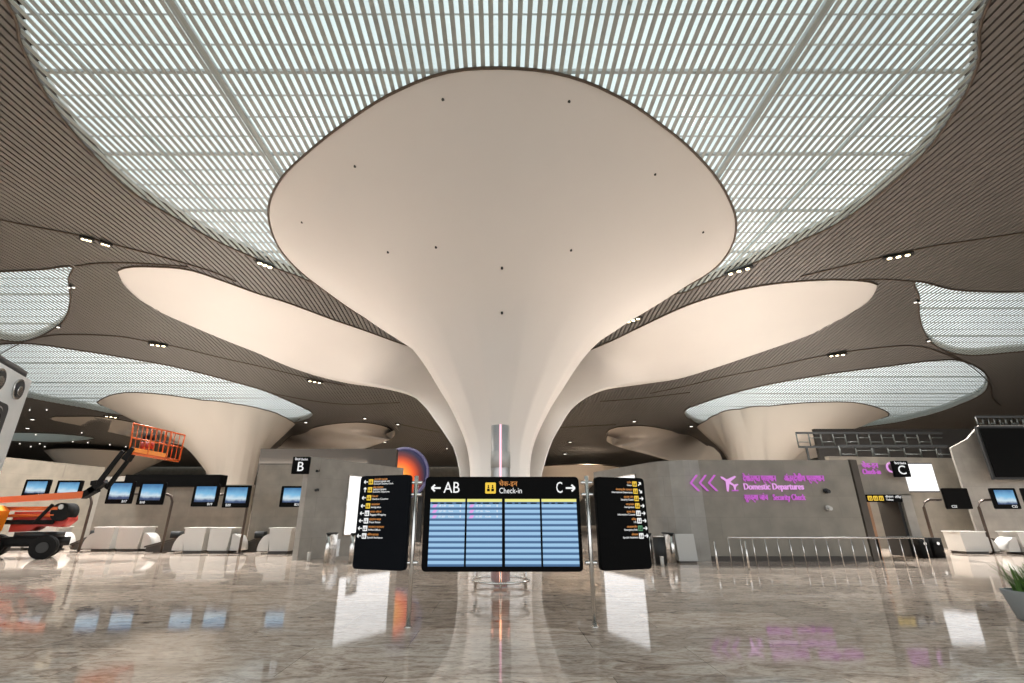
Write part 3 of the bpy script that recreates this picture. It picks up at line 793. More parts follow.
side_sign(358.5, 408.3, 408.3, [('अंतर्देशीय सुरक्षा', 'देशांतर्गत सुरक्षा जांच', 'Domestic Security Check', Yl, 'l'), ('घरेलू प्रस्थान', 'देशांतर्गत प्रस्थान', 'Domestic Departures', Yl, 'u'),
     ('चेक-इन', 'Check-in Counters', None, Yl, 'l'), ('आप्रवासन', 'Immigration', None, Yl, 'l'), ('सामान लपेटना', 'Baggage Wrapping', None, Wt, 'l'), ('प्रार्थना कक्ष', 'Prayer Room', None, Wt, 'l'),
     ('एयरलाइन कार्यालय', 'Airline Offices', None, Wt, 'l'), ('विशेष सहायता', 'Special Assistance', None, Wt, 'l')], 'tall black direction sign left of the departures board', True)
side_sign(597.6, 645.8, 597.6, [('प्रवेश', 'Gates', None, Yl, 'ur'), ('अंतर्राष्ट्रीय प्रस्थान', 'International Departures', None, Yl, 'dr'), ('सुरक्षा जांच', 'Security Check', None, Yl, 'r'),
     ('आप्रवासन', 'Immigration', None, Yl, 'r'), ('सूचना केंद्र', 'Information Counter', None, Wt, 'r'), ('लिफ्ट', 'Lift', None, Wt, 'r'), ('आपातकालीन', 'Emergency Exit', None, Gr, 'r'), ('शौचालय', 'Special Assistance', None, Wt, 'r')],
     'tall black direction sign right of the departures board', False)
for px in (412.5, 590.5):
    X = x_at(px, BY, 1.2)-bcx
    t = MB().cyl((0, 0, 1.12), .036, 2.24, 16).build('pole', M['chrome'], B, (X, .04, 0))
    MB().cyl((0, 0, .008), .06, .016, 20).build('base_flange', M['chrome'], t)
    for z in (zt-.09, zt-.28, zb+.12):
        MB().box((0, 0, z), (.2, .05, .05), bev=.01).build('bracket', M['chrome'], t)

# ------------------------------------------------------------------ light totem with glass ring
TY = 13.0; TX = x_at(500.5, TY, 2)
tt = h_at(426, TY)
T = thing('light_totem', 'round steel post with a glowing pink vertical strip in front of the column', 'post', (TX, TY, 0))
MB().cyl((0, 0, (tt+1.1)/2), .25, tt-1.1, 32).build('shaft', M['satin'], T)
MB().cyl((0, 0, .62), .235, 1.0, 32).build('copper_sleeve', M['copper'], T)
MB().cyl((0, 0, .07), .16, .14, 24).build('foot', M['copper'], T)
MB().cyl((0, 0, h_at(460, TY)), .262, .42, 32).build('collar', M['white'], T)
MB().box((0, -.258, (tt+1.1)/2), (.05, .03, tt-1.1)).build('light_strip', M['strip'], T)
MB().box((0, -.245, .60), (.05, .03, .95)).build('light_strip', M['strip_o'], T)
G = thing('glass_guard_ring', 'low circular glass guard with steel rails around the light post', 'barrier', (TX, TY, 0))
MB().quadgrid([[(.7*math.cos(2*PI*k/48), .7*math.sin(2*PI*k/48), z) for k in range(48)] for z in (.03, .56)], True).build('glass', M['glass'], G)
MB().ring((0, 0, .56), .7, .028, 48).build('top_rail', M['chrome'], G)
MB().ring((0, 0, .14), .7, .028, 48).build('bottom_rail', M['chrome'], G)
for k in range(6):
    a = 2*PI*(k+.5)/6; MB().cyl((.7*math.cos(a), .7*math.sin(a), .25), .02, .5, 8).build('post', M['chrome'], G)

# ------------------------------------------------------------------ circular orange video screen
OY = 34.0; oc = at_y(404, 473, OY); orad = 24/F*(OY*CS+(oc.z-EYE)*SN)
O = thing('disc_video_screen', 'large round video screen glowing orange with a violet rim, left of the column', 'screen', (oc.x, OY, 0))
d = MB().cyl((0, 0, 0), orad*.93, .1, 64, axis='y').build('display', M['orb'], O, (0, -.1, oc.z))
MB().ring((0, -.1, oc.z), orad, orad*.06, 64, 'y').build('rim', M['orbrim'], O)
MB().cyl((0, .12, oc.z), orad*.98, .25, 64, axis='y').build('housing', M['darksteel'], O)
for s in (-1, 1): MB().box((s*1.2, .15, (oc.z-orad)/2+.3), (.3, .3, oc.z-orad+.9)).build('leg', M['darksteel'], O)

# ------------------------------------------------------------------ magenta lettering on the right wall
WY = 19.80
def wtext(s, px0, px1, py, hpx, mat, par, base):
    z = h_at(py, WY); x0, x1 = x_at(px0, WY, z), x_at(px1, WY, z); size = hpx/F*(WY*CS)*1.35
    return text(s, size, mat, par, (x0-base, 0, z), 'lettering', width=x1-x0, ext=.03)
base = x_at(690, WY, 3)
Dm = thing('wall_lettering', 'magenta neon Domestic Departures lettering with airplane and arrows on the beige stone wall', 'sign', (base, WY, 0))
wtext('देशांतर्गत प्रस्थान', 743, 776, 478.5, 6.5, M['pink'], Dm, base)
wtext('अंतर्देशीय प्रस्थान', 784, 824, 478.5, 6.5, M['pink'], Dm, base)
wtext('Domestic Departures', 743.5, 803, 486.8, 6.5, M['pinkw'], Dm, base)
wtext('सुरक्षा जांच', 744.5, 768, 497.5, 6, M['pink'], Dm, base)
wtext('Security Check', 773, 805, 497.5, 6, M['pink'], Dm, base)
for i in range(3):
    px = 689+9*i; m = MB()
    z0 = h_at(483, WY); hh = h_at(475, WY)-z0; x0 = x_at(px, WY, 3)-base; x1 = x_at(px+7, WY, 3)-base; w = .09
    flat([(x0, z0), (x1, z0+hh), (x1+w, z0+hh), (x0+w, z0)], 0, .04, m); flat([(x0, z0), (x0+w, z0), (x1+w, z0-hh), (x1, z0-hh)], 0, .04, m)
    m.build('chevron', M['pink'], Dm)
def plane_icon(cx, cz, s, par, mat, rot, y=0):
    P = [(0, 1), (.1, .82), (.11, .3), (.95, -.25), (.95, -.42), (.11, -.12), (.08, -.62), (.35, -.85), (.35, -.98), (0, -.86), (-.35, -.98), (-.35, -.85), (-.08, -.62), (-.11, -.12), (-.95, -.42), (-.95, -.25), (-.11, .3), (-.1, .82)]
    ca, sa = math.cos(rot), math.sin(rot)
    return flat([(cx+s*(a*ca-b*sa), cz+s*(a*sa+b*ca)) for a, b in P], y, .04).build('airplane', mat, par)
plane_icon(x_at(728, WY, 3)-base, h_at(482, WY), .36, Dm, M['pinkw'], math.radians(55))
MB().box((x_at(733, WY, 3)-base, -.02, h_at(490.5, WY)), (.25, .04, .05)).build('runway_bar', M['pink'], Dm)
# Check-in C lettering
PY = 21.8
base2 = x_at(862, PY, 3.2)
Dc = thing('wall_lettering', 'magenta neon Check-in C lettering above the dark passage', 'sign', (base2, PY, 0))
def t2(s, a, b, py, hpx, mat):
    z = h_at(py, PY); text(s, hpx/F*PY*CS*1.35, mat, Dc, (x_at(a, PY, z)-base2, 0, z), 'lettering', width=x_at(b, PY, z)-x_at(a, PY, z), ext=.03)
t2('चेक-इन', 862, 878, 465.5, 5.5, M['pink']); t2('Check-in', 862.5, 880, 471.8, 5.5, M['pink']); t2('C', 886, 894, 468, 11, M['pinkw'])
# portal sign
pz0, pz1 = h_at(502, PY-.2), h_at(494.5, PY-.2); q0, q1 = x_at(861, PY-.2, 2.5), x_at(901, PY-.2, 2.5)
Ps = thing('portal_sign', 'slim black sign with yellow pictograms over the dark passage', 'sign', ((q0+q1)/2, PY-.15, 0))
flat(rrect((q0-q1)/2, (q1-q0)/2, pz0, pz1, .04), .1, .14).build('casing', M['black'], Ps)
for k in range(3): picto(Ps, -.52+.24*k, (pz0+pz1)/2, .19, M['yellow'])
text('शौचालय', .11, M['txt'], Ps, (.15, -.06, (pz0+pz1)/2+.06)); text('Toilets', .11, M['txt'], Ps, (.15, -.06, (pz0+pz1)/2-.06)); text('लिफ्ट', .12, M['txt'], Ps, (.56, -.06, (pz0+pz1)/2+.05))
# hanging B and C signs
def letter_sign(pxa, pxb, pya, pyb, Y, ch, label):
    z1, z0 = h_at(pya, Y), h_at(pyb, Y); x0, x1 = x_at(pxa, Y, z0), x_at(pxb, Y, z0)
    w = x1-x0; t = thing('letter_sign', label, 'sign', ((x0+x1)/2, Y, 0))
    flat(rrect(-w/2, w/2, z0, z1, .02), .06, .12).build('casing', M['black'], t)
    text(ch, (z1-z0)*.78, M['txt'], t, (0, -.065, z0+(z1-z0)*.40), align='CENTER')
    text('चेक-इन Check-in', .13, M['txt'], t, (0, -.065, z1-.1), align='CENTER', width=w*.75)
    MB().box((0, .25, (z0+z1)/2), (.08, .45, .08)).build('arm', M['darksteel'], t)
    return t
letter_sign(291.5, 308.5, 457, 474, 20.2, 'B', 'square black sign with a white letter B at the end of the pale left wall')
letter_sign(895, 910.5, 461, 477, 21.5, 'C', 'square black sign with a white letter C beside the bright panel')
# wall cameras
for px, py, Y, l in ((826, 491, 19.8, 'small dark security camera on the wall right of the magenta lettering'), (828, 508, 19.8, 'small white alarm beacon low on the wall right of the magenta lettering')):
    p = at_y(px, py, Y); t = thing('wall_device', l, 'camera', (p.x, Y, p.z))
    mm = M['darksteel'] if 'dark' in l else M['white']
    MB().cyl((0, 0, 0), .1, .08, 16, axis='y').build('mount', mm, t); MB().cyl((0, -.1, -.02), .075, .14, 16, .05, 'y').build('dome', mm, t)
for px, py, l in ((319, 471, 'small bracket fixture high on the pale left wall'), (318, 490, 'small round detector midway up the pale left wall')):
    p = at_y(px, py, 21.0); t = thing('wall_device', l, 'camera', (p.x, 20.93, p.z))
    MB().box((0, 0, 0), (.12, .12, .1), bev=.02).build('mount', M['darksteel'], t); MB().cyl((.0, -.12, -.02), .05, .16, 12, .04, 'y').build('dome', M['darksteel'], t)

# ------------------------------------------------------------------ check-in desks, screens
def make_desk(label, w=1.25, loc=(0, 0, 0), flip=1):
    t = thing('check_in_desk', label, 'desk', loc, 0, 'white check-in desks along the check-in rows')
    P = [(-w/2, .12), (w/2-.1, .12), (w/2, 1.07), (-w/2-.04, 1.07)]
    P = [(flip*a, b) for a, b in P]
    flat(P, .45, .9).build('body', M['white'], t)
    MB().box((0, 0, .06), (w-.1, .8, .12)).build('plinth', M['kick'], t)
    MB().box((0, .02, 1.085), (w+.12, .98, .04), bev=.03).build('top', M['white'], t)
    # quarter round wing beside the baggage belt
    arc = [(w/2, .12)]+[(w/2+.5*math.sin(a*PI/16), .12+.72*math.cos(a*PI/16)) for a in range(9)]
    arc = [(flip*a, b) for a, b in arc]
    flat(arc, .35, .7).build('wing', M['white'], t)
    return t
def place_desk(px, w_px, Y, label, flip):
    zs = .86 if px > 900 else 1
    X = x_at(px, Y, .6); w = w_px/F*(Y*CS-.3)*.9
    t = make_desk(label, w, (X, Y, 0), flip); t.scale.z = zs
    return t
place_desk(24, 20, 26.3, 'white check-in desk half hidden behind the boom lift wheels, outer one', 1)
place_desk(54, 18, 26.3, 'white check-in desk just right of the boom lift front wheel', 1)
place_desk(109, 21, 25.6, 'white check-in desk with curved wing under the third screen from left', -1)
place_desk(136, 26, 25.6, 'white check-in desk below the screen right of the lift arm', 1)
place_desk(199, 22, 24.3, 'white check-in desk with curved wing at its left, under the fifth screen from left', -1)
place_desk(225, 23, 24.3, 'white check-in desk with curved wing at its right, under the sixth screen from left', 1)
place_desk(283, 23, 24.0, 'single white check-in desk beside the pale angled wall under letter B', -1)
place_desk(966, 27, 24.0, 'white check-in desk below the blank black screen at right', 1)
place_desk(1022, 28, 23.6, 'white check-in desk at the right edge above the potted plant', -1)
# baggage belts
def belt(px, Y, w, label, sl=1, py=None):
    X = x_at(px, Y, .3); t = thing('baggage_belt', label, 'conveyor', (X, Y, 0))
    P = [(-w/2*sl, 0.02), (w/2*sl, 0.02), (w/2*sl, .55), (-w/2*sl, .2)]
    flat(P, .35, .7).build('side_cladding', M['kick'], t)
    flat([(-w/2*sl, .2), (w/2*sl, .55), (w/2*sl, .62), (-w/2*sl, .27)], .3, .8).build('belt', M['kick'], t)
    MB().box((.3*sl, .2, .75), (.5, .3, .3), bev=.04).build('scale_unit', M['darksteel'], t)
belt(85, 26.8, .8, 'dark baggage belt between the lift and the second desk pair', 1)
belt(166, 25.2, 1.4, 'dark baggage belt between the second and third desk pairs', 1)
belt(251, 25.2, .8, 'dark baggage belt left of the desk under letter B', 1)
belt(995, 25.0, .9, 'dark baggage belt between the two right-hand desks', -1)
def display(px, py, Y, w, h, label, num, lit=True, numside=1):
    p = at_y(px, py, Y); t = thing('check_in_screen', label, 'screen', (p.x, Y, p.z), 0, 'screens above the check-in desks' if lit else None)
    flat(rrect(-w/2, w/2, -h/2, h/2, .05), .06, .12).build('casing', M['black'], t)
    if lit:
        flat([(-w/2+.13, -h/2+.2), (w/2-.13, -h/2+.2), (w/2-.13, h/2-.09), (-w/2+.13, h/2-.09)], -.062, .01).build('display', M['view'], t)
    text(num, .15, M['txt'], t, (numside*(w/2-.3), -.075, -h/2+.105), align='CENTER')
    MB().box((0, .2, 0), (.2, .3, .15)).build('mount', M['brown'], t)
    return t
SY = 23.4
for i, (px, py, Y, w, h, l, n) in enumerate([
    (37, 488.5, SY+1, 1.22, .84, 'landscape screen farthest left, above the lift boom', 'A15'), (69, 489.5, SY+1, 1.22, .84, 'landscape screen second from left, above the lift boom', 'A16'),
    (121, 492.5, SY+.5, 1.22, 1.02, 'landscape screen right of the black lift arm', 'B17'), (152, 493.5, SY+.5, 1.22, 1.02, 'landscape screen fourth from left, under the dark beam', 'B18'),
    (206, 495.5, SY, 1.18, .98, 'landscape screen fifth from left, under the dark beam end', 'B19'), (237, 496.5, SY, 1.2, .98, 'landscape screen sixth from left, near the far column stem', 'B20'),
    (293, 496.5, SY, 1.12, .93, 'landscape screen directly below the letter B sign', 'B21')]):
    display(px, py, Y, w, h, l, n, True, 1 if i % 2 == 0 else -1)
display(956.5, 498.5, SY, 1.15, .92, 'blank black screen right of the bright panel', 'C22', False, -1)
display(1004.5, 498.5, SY, 1.15, .92, 'landscape screen near the right edge under the video wall', 'C23', True, 1)
display(1036, 498.5, SY, 1.15, .92, 'landscape screen cut by the right edge of the picture', 'C24', True, 1)
def gantry(px, Y, ztop, arm, label):
    X = x_at(px, Y, 1.0); t = thing('screen_gantry', label, 'post', (X, Y+.28, 0), 0, None)
    s = 1 if arm > 0 else -1
    for dx in (0,):
        pts = [(dx, 0, 0), (dx, 0, ztop-.35-abs(dx)), (dx+.1*s, 0, ztop-.1-abs(dx)), (dx+.35*s, 0, ztop-abs(dx)), (arm, 0, ztop-abs(dx))]
        MB().tube(pts, .06, 8).build('pipe', M['brown'], t)
    MB().box((.07*s, 0, .02), (.4, .3, .04)).build('foot', M['brown'], t)
gantry(79.5, SY+1, 2.55, -2.6, 'bronze pipe stand carrying the two screens farthest left')
gantry(162, SY+.5, 2.6, -2.7, 'bronze pipe stand carrying the screens right of the lift arm')
gantry(240, SY, 2.55, -2.5, 'bronze pipe stand by the far column stem, carrying two screens')
gantry(935.5, SY, 2.32, .9, 'bronze bent pipe stand holding the blank black screen')
gantry(992, SY, 2.32, .8, 'bronze bent pipe stand holding the screen at the right edge')

# ------------------------------------------------------------------ queue railing (right) and steel gates
ry = 18.0; ra, rb = x_at(728, ry, .85), x_at(924, ry, .85)
Rr = thing('queue_railing', 'long low steel railing in front of the beige stone wall on the right', 'railing', (ra, ry, 0))
MB().tube([(0, 0, .9), (rb-ra, 0, .9)], .03, 8).build('top_rail', M['chrome'], Rr)
n = 16
for k in range(n+1): MB().cyl(((rb-ra)*k/n, 0, .45), .016, .9, 8).build('post', M['chrome'], Rr)
ry2 = 16.2
r2a, r2b = x_at(724, ry2, .5), x_at(756, ry2, .5)
Rr2 = thing('queue_railing', 'two short separate steel railing posts ahead of the long railing', 'railing', (r2a, ry2+.6, 0))
MB().cyl((0, 0, .42), .03, .84, 10).build('post', M['chrome'], Rr2); MB().cyl((r2b-r2a, 0, .42), .03, .84, 10).build('post', M['chrome'], Rr2)
def gate(px, Y, label, h=.98, w=.34):
    X = x_at(px, Y, .5); t = thing('steel_gate', label, 'barrier', (X, Y, 0))
    MB().box((0, 0, h/2), (w*.55, .9, h), bev=.08).build('cabinet', M['chrome'], t)
    MB().box((0, 0, h+.02), (w*.6, .95, .04), bev=.08).build('lid', M['darksteel'], t)
    MB().box((w*.5, 0, h*.5), (.3, .02, h*.6)).build('glass_wing', M['glass'], t)
gate(331, 19.6, 'steel gate cabinet at the foot of the pale left wall')
gate(355, 19.3, 'steel gate cabinet half hidden by the left direction sign')
gate(647, 19.3, 'steel gate cabinet half hidden by the right direction sign')
gate(669, 19.5, 'steel gate cabinet beside the dark bin at right')
X = x_at(660, 18.7, .5); t = thing('litter_bin', 'dark upright bin between the steel gates at the foot of the right wall', 'bin', (X, 18.7, 0))
MB().cyl((0, 0, .45), .2, .9, 20, .22).build('body', M['darksteel'], t); MB().cyl((0, 0, .92), .23, .05, 20).build('lid', M['chrome'], t)
X = x_at(687, 19.1, .5); t = thing('info_stand', 'white leaning panel stand at the corner of the right wall', 'stand', (X, 19.2, 0))
flat([(-.3, .06), (.38, .06), (.33, .98), (-.36, .98)], .1, .12).build('panel', M['white'], t); MB().box((0, .1, .03), (.6, .4, .06)).build('base', M['kick'], t)
for px, Y, l in ((309, 20.0, 'small white bollard at the left end of the pale wall'), (662, 17.9, 'small white bollard in front of the dark bin')):
    X = x_at(px, Y, .2); t = thing('bollard', l, 'bollard', (X, Y, 0)); MB().cyl((0, 0, .15), .06, .3, 14).build('body', M['white'], t); MB().cyl((0, 0, .31), .07, .03, 14).build('cap', M['chrome'], t)
for px, Y, l in ((864, 21.0, 'black bin at the left jamb of the dark passage'), (871, 21.2, 'second black bin, touching the passage opening'), (921, 21.4, 'black kiosk beside the passage pier'), (934, 21.6, 'black kiosk left of the right-hand desk')):
    X = x_at(px, Y, .5); t = thing('service_unit', l, 'bin', (X, Y, 0))
    MB().box((0, 0, .38), (.42, .4, .76), bev=.04).build('body', M['rubber'], t); MB().cyl((0, -.21, .55), .06, .03, 14, axis='y').build('opening', M['chrome'], t)

# ------------------------------------------------------------------ boom lift
LY = 21.6
def lx(px, h=1): return x_at(px, LY, h)
lb = lx(18, .5)
Lf = thing('boom_lift', 'orange boom lift parked at left with its cage raised over the check-in row', 'lift', (lb, LY, 0))
def wheel(x, y):
    w = MB().cyl((0, 0, 0), .43, .34, 28, axis='y').build('wheel', M['rubber'], Lf, (x, y, .43), .4)
    MB().cyl((0, -.18, 0), .2, .03, 16, axis='y').build('hub', M['darksteel'], w)
    MB().ring((0, 0, 0), .40, .06, 28, 'y').build('tread', M['rubber'], w)
wx = [lx(44, .4)-lb+.66, lx(-1, .4)-lb+.3]
for x in wx:
    wheel(x, -.75); wheel(x-.85, .45)
MB().box(((wx[0]+wx[1])/2, -.1, .62), (wx[0]-wx[1]+.1, 1.0, .34), bev=.05).build('chassis', M['rubber'], Lf)
MB().box(((wx[0]+wx[1])/2, .15, .88), (1.3, 1.1, .2), bev=.1).build('turntable', M['darksteel'], Lf)
body = flat([(lx(-30)-lb, h_at(536, LY)), (lx(8)-lb, h_at(537, LY)), (lx(13)-lb, h_at(530, LY)), (lx(15)-lb, h_at(511, LY)), (lx(9)-lb, h_at(506, LY)), (lx(-30)-lb, h_at(504, LY))], -.5, .8).build('counterweight', M['orange_body'], Lf)
flat([(lx(13)-lb, h_at(532, LY)), (lx(33)-lb, h_at(531, LY)), (lx(40)-lb, h_at(526, LY)), (lx(62)-lb, h_at(527, LY)), (lx(69)-lb, h_at(520, LY)), (lx(66)-lb, h_at(511, LY)), (lx(13)-lb, h_at(512, LY))], .3, .5).build('lower_riser', M['redp'], Lf)
for a, b, w_ in (((12, 509), (66, 508.5), .08), ((12, 516), (62, 515), .06), ((12, 522), (60, 522), .09)):
    p, q = at_y(*a, LY), at_y(*b, LY); MB().tube([(p.x-lb, -.35, p.z), (q.x-lb, -.35, q.z)], w_, 8).build('riser_tube', M['orange'] if w_ < .09 else M['rubber'], Lf)
p, q = at_y(44, 523, LY), at_y(62, 505, LY); MB().tube([(p.x-lb, -.45, p.z), (q.x-lb, -.45, q.z)], .07, 8).build('hydraulic_ram', M['rubber'], Lf)
p = at_y(67, 512, LY); MB().cyl((p.x-lb, -.1, p.z), .36, .6, 20, axis='y').build('knuckle', M['rubber'], Lf)
MB().cyl((p.x-lb+.05, -.42, p.z+.2), .10, .05, 14, axis='y').build('knuckle_pin', M['steel'], Lf)
def beam(a, b, t0, t1, y, dep, mat, name):
    p, q = at_y(*a, LY), at_y(*b, LY); dx, dz = q.x-p.x, q.z-p.z; L = math.hypot(dx, dz); nx_, nz_ = -dz/L, dx/L
    return flat([(p.x-lb+nx_*t0, p.z+nz_*t0), (p.x-lb-nx_*t0, p.z-nz_*t0), (q.x-lb-nx_*t1, q.z-nz_*t1), (q.x-lb+nx_*t1, q.z+nz_*t1)], y+dep/2, dep).build(name, mat, Lf)
beam((-30, 503), (92, 495), .11, .13, -.35, .3, M['orange'], 'main_boom')
beam((90, 496), (104, 489), .14, .12, -.35, .28, M['rubber'], 'boom_head')
beam((97, 492), (112, 482), .13, .10, -.35, .28, M['rubber'], 'jib_joint')
beam((103, 489), (131, 452), .10, .08, -.45, .1, M['rubber'], 'jib_arm')
beam((110, 489), (136, 455), .09, .07, -.2, .1, M['rubber'], 'jib_arm')
beam((100, 484), (106, 483), .09, .09, -.35, .35, M['rubber'], 'jib_pin')
beam((131, 461), (140, 449), .14, .1, -.3, .3, M['rubber'], 'cage_rotator')
# cage
def cp(px, py, dy): p = at_y(px, py, LY); return Vector((p.x-lb, dy, p.z))
Wc = .9
bl, br = cp(136, 453, 0), cp(172, 459, 0); tl, tr = cp(140, 425, 0), cp(178, 433.5, 0)
cg = MB(); cgm = MB()
fl = MB()
def P4(u, v, y):  # u across, v up
    p = bl.lerp(br, u); q = tl.lerp(tr, u); r = p.lerp(q, v); return Vector((r.x, y, r.z))
for y in (-.4, .5):
    for v in (0, .5, 1): cg.tube([P4(0, v, y), P4(1, v, y)], .035, 6)
    for k in range(9): cg.tube([P4(k/8, 0, y), P4(k/8, 1, y)], .018 if k % 4 else .035, 5)
for v in (0, .5, 1):
    for u in (0, 1): cg.tube([P4(u, v, -.4), P4(u, v, .5)], .035, 6)
cgo = cg.build('cage', M['orange'], Lf)
A = [P4(0, 0, -.4), P4(1, 0, -.4), P4(1, 0, .5), P4(0, 0, .5)]
MB().prism2([a-Vector((0, 0, .1)) for a in A], [a+Vector((0, 0, .02)) for a in A]).build('platform', M['orange'], cgo)
A = [P4(.02, .02, -.42), P4(.98, .02, -.42), P4(.98, .17, -.42), P4(.02, .17, -.42)]
MB().prism2(A, [a+Vector((0, .03, 0)) for a in A]).build('toe_board', M['orange_body'], cgo)
c_ = P4(.32, .62, -.1); MB().box(tuple(c_), (.42, .2, .34), bev=.05).build('control_box', M['rubber'], cgo)
c_ = P4(.36, .33, -.2); MB().box(tuple(c_), (.5, .22, .3), bev=.05).build('tool_tray', M['redp'], cgo)

# ------------------------------------------------------------------ nozzle tower at the left edge
NYf = 8.2
nt_top = at_y(35, 375, NYf)
N = thing('air_nozzle_tower', 'white air tower with round nozzles cut by the left edge of the picture', 'air diffuser', (nt_top.x, NYf, 0), math.radians(25))
th_ = nt_top.z
# visible face is its +x side; local origin at far right corner
MB().box((-.7, -.9, th_/2-.06), (1.4, 1.8, th_-.12), bev=.04).build('casing', M['duct_white'], N)
MB().box((-.7, -.9, th_-.05), (1.3, 1.7, .12), bev=.12).build('top_grille', M['duct_dark'], N)
def face_disc(y, z, ry_, rz_, mat, x=0.0, th=.05, nm='nozzle', par=None, n=28):
    A = [(x, y+ry_*math.cos(2*PI*k/n), z+rz_*math.sin(2*PI*k/n)) for k in range(n)]
    B = [(x+th, p[1], p[2]) for p in A]; return MB().prism2(A, B).build(nm, mat, par or N)
def nozzle(y, z, r, dark=False):
    o = face_disc(y, z, r, r, M['duct_white'] if dark else M['chrome'], .0, .03)
    face_disc(y, z, r*.82, r*.82, M['duct_dark'], .03, .012, 'throat', o)
    face_disc(y-.03, z-.03, r*.45, r*.45, M['chrome'] if not dark else M['black'], .042, .02, 'vane', o)
ztop = th_
for z in (ztop-.36,):
    for y in (-.44, -1.13): nozzle(y, z, .17)
A = rrect(-1.72, -.56, ztop-1.35, ztop-.66, .12)
MB().prism2([(0.0, a, b) for a, b in A], [(.03, a, b) for a, b in A]).build('nozzle_panel', M['duct_dark'], N)
for y in (-.85, -1.42): nozzle(y, ztop-.88, .16, True)
for y in (-1.1,): nozzle(y, ztop-1.18, .13, False)
for z in (ztop-1.8, ztop-2.4):
    for y in (-.3, -.85, -1.4): nozzle(y, z, .16)

# ------------------------------------------------------------------ potted plant
PYl = 8.75; PXl = x_at(1009, PYl, .4)+.53
Pt = thing('potted_grass', 'grey tapered planter with spiky green grass in the bottom right corner', 'plant', (PXl, PYl, 0))
rows = []
for r_, z in ((.30, 0), (.33, .02), (.42, .43), (.42, .45), (.38, .45), (.37, .40)):
    rows.append([(r_*math.copysign(abs(math.cos(2*PI*k/32))**.6, math.cos(2*PI*k/32)), r_*math.copysign(abs(math.sin(2*PI*k/32))**.6, math.sin(2*PI*k/32)), z) for k in range(32)])
MB().quadgrid(rows, True).build('pot', M['grey'], Pt)
MB().cyl((0, 0, .385), .38, .03, 24).build('soil', M['soil'], Pt)
gm = MB()
for k in range(230):
    a = random.uniform(0, 2*PI); rr = .34*math.sqrt(random.random()); x, y = rr*math.cos(a), rr*math.sin(a)
    L = random.uniform(.25, .5); lean = random.uniform(.05, .28); w = random.uniform(.010, .018)
    a2 = a+random.uniform(-.7, .7); d = Vector((math.cos(a2), math.sin(a2), 0)); sd = Vector((-d.y, d.x, 0))
    rws = []
    for q in range(5):
        t_ = q/4; p = Vector((x, y, .39))+d*lean*t_*t_+Vector((0, 0, L*t_)); ww = w*(1-t_**1.5)+.001
        rws.append([p-sd*ww, p+d*.004, p+sd*ww])
    gm.quadgrid(rws)
g = gm.build('grass_blades', M['leaf'], Pt); g['kind'] = 'stuff'

# ------------------------------------------------------------------ camera, world, lights
cam_d = bpy.data.cameras.new('camera'); cam = bpy.data.objects.new('camera', cam_d); C.objects.link(cam)
cam_d.sensor_width = 36; cam_d.lens = F*36/1024; cam_d.shift_x = (512-CX)/1024; cam_d.clip_end = 600
cam.location = (0, 0, EYE); cam.rotation_euler = (PI/2+PITCH, 0, 0)
bpy.context.scene.camera = cam

w = bpy.data.worlds.new('sky'); bpy.context.scene.world = w; w.use_nodes = True; nt = w.node_tree
bg = nt.nodes['Background']; tc = nt.nodes.new('ShaderNodeTexCoord'); sp = nt.nodes.new('ShaderNodeSeparateXYZ')
rp = ramp(nt, [(0.0, (.55, .5, .45, 1)), (.02, (1.3, 1.3, 1.3, 1)), (.35, (1.2, 1.25, 1.28, 1)), (.7, (.68, .75, .75, 1)), (1, (.58, .66, .675, 1))])
ns = nt.nodes.new('ShaderNodeTexNoise'); ns.inputs['Scale'].default_value = 3.5; ns.inputs['Detail'].default_value = 4
mxs = nt.nodes.new('ShaderNodeMix'); mxs.data_type = 'RGBA'; mxs.blend_type = 'MULTIPLY'; mxs.inputs['Factor'].default_value = 1
rn = ramp(nt, [(.35, (.78, .8, .82, 1)), (.6, (1.05, 1.05, 1.05, 1))])
nt.links.new(tc.outputs['Generated'], sp.inputs[0]); nt.links.new(sp.outputs['Z'], rp.inputs['Fac'])
nt.links.new(tc.outputs['Generated'], ns.inputs['Vector']); nt.links.new(ns.outputs['Fac'], rn.inputs['Fac'])
nt.links.new(rp.outputs['Color'], mxs.inputs['A']); nt.links.new(rn.outputs['Color'], mxs.inputs['B'])
nt.links.new(mxs.outputs['Result'], bg.inputs['Color']); bg.inputs['Strength'].default_value = 1.0

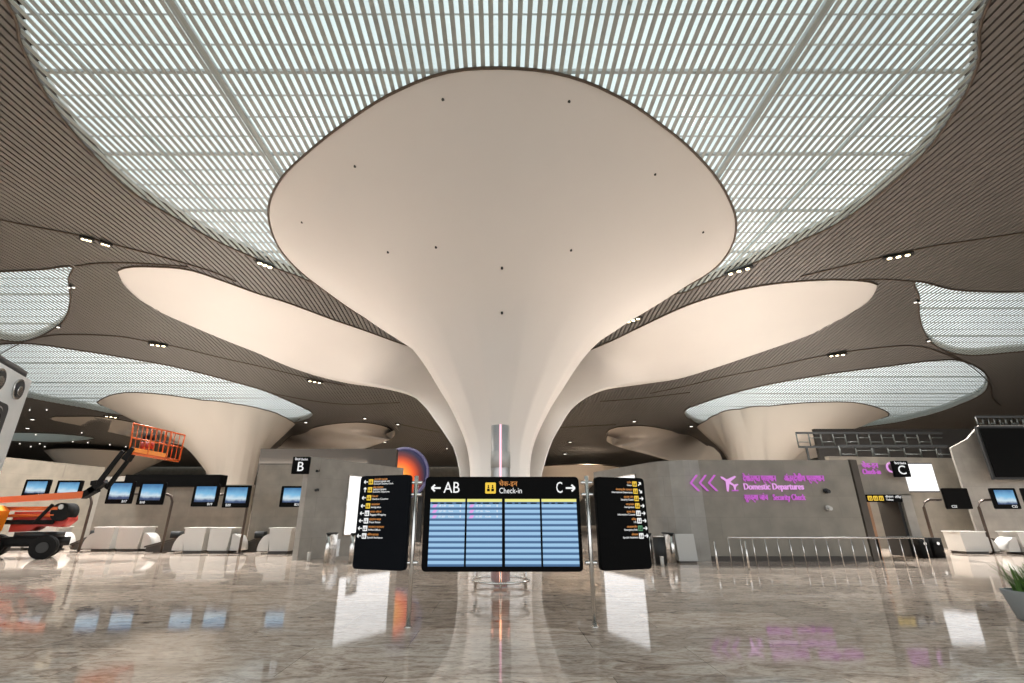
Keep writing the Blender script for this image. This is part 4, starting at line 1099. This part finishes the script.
def area(name, loc, size, energy, col, rot=(0, 0, 0), sy=None):
    l = bpy.data.lights.new(name, 'AREA'); l.energy = energy; l.color = col; l.size = size
    if sy: l.shape = 'RECTANGLE'; l.size_y = sy
    o = bpy.data.objects.new(name, l); C.objects.link(o); o.location = loc; o.rotation_euler = rot; return o
# warm cove uplights on top of the check-in islands, washing the canopies
area('cove_uplight', (-14, 31, 4.6), 12, 520, (1, .93, .86), (PI, 0, 0), 3)
area('cove_uplight', (14, 31, 4.6), 12, 520, (1, .93, .86), (PI, 0, 0), 3)
area('cove_uplight', (-30, 44, 4.6), 14, 900, (1, .93, .86), (PI, 0, 0), 4)
area('cove_uplight', (30, 46, 4.6), 14, 900, (1, .93, .86), (PI, 0, 0), 4)

for p, q, l in strips:
    if any(q_ in l for q_ in ('central canopy', 'inner of two', 'wing canopy', 'column canopy')): continue
    a, b = ceil_pt(*p), ceil_pt(*q); m_ = (a+b)/2
    ld = bpy.data.lights.new('downlight_and_fill', 'SPOT'); ld.energy = 21000; ld.color = (1, .975, .94); ld.spot_size = math.radians(125); ld.spot_blend = 1; ld.shadow_soft_size = .2
    lo = bpy.data.objects.new('downlight_and_fill', ld); C.objects.link(lo); lo.location = (m_.x, m_.y, m_.z-.45)
for X, Y in ((-18, 86), (16, 86), (-52, 78), (52, 78), (0, 70)):  # added fill spots without fixtures, brightening the dim far hall
    ld = bpy.data.lights.new('downlight_and_fill', 'SPOT'); ld.energy = 9000; ld.color = (1, .92, .8); ld.spot_size = math.radians(140); ld.spot_blend = 1; ld.shadow_soft_size = .2
    lo = bpy.data.objects.new('downlight_and_fill', ld); C.objects.link(lo); lo.location = (X, Y, zc(X, Y)-.45)
area('passage_fill', ((px0+px1)/2, 24.2, 2.9), 1.0, 70, (1, .8, .6))  # added unseen fill light, lifts the dark passage interior
vs = bpy.context.scene.view_settings
vs.view_transform = 'Standard'; vs.look = 'None'; vs.gamma = 1; vs.use_curve_mapping = False; vs.exposure = 0.46
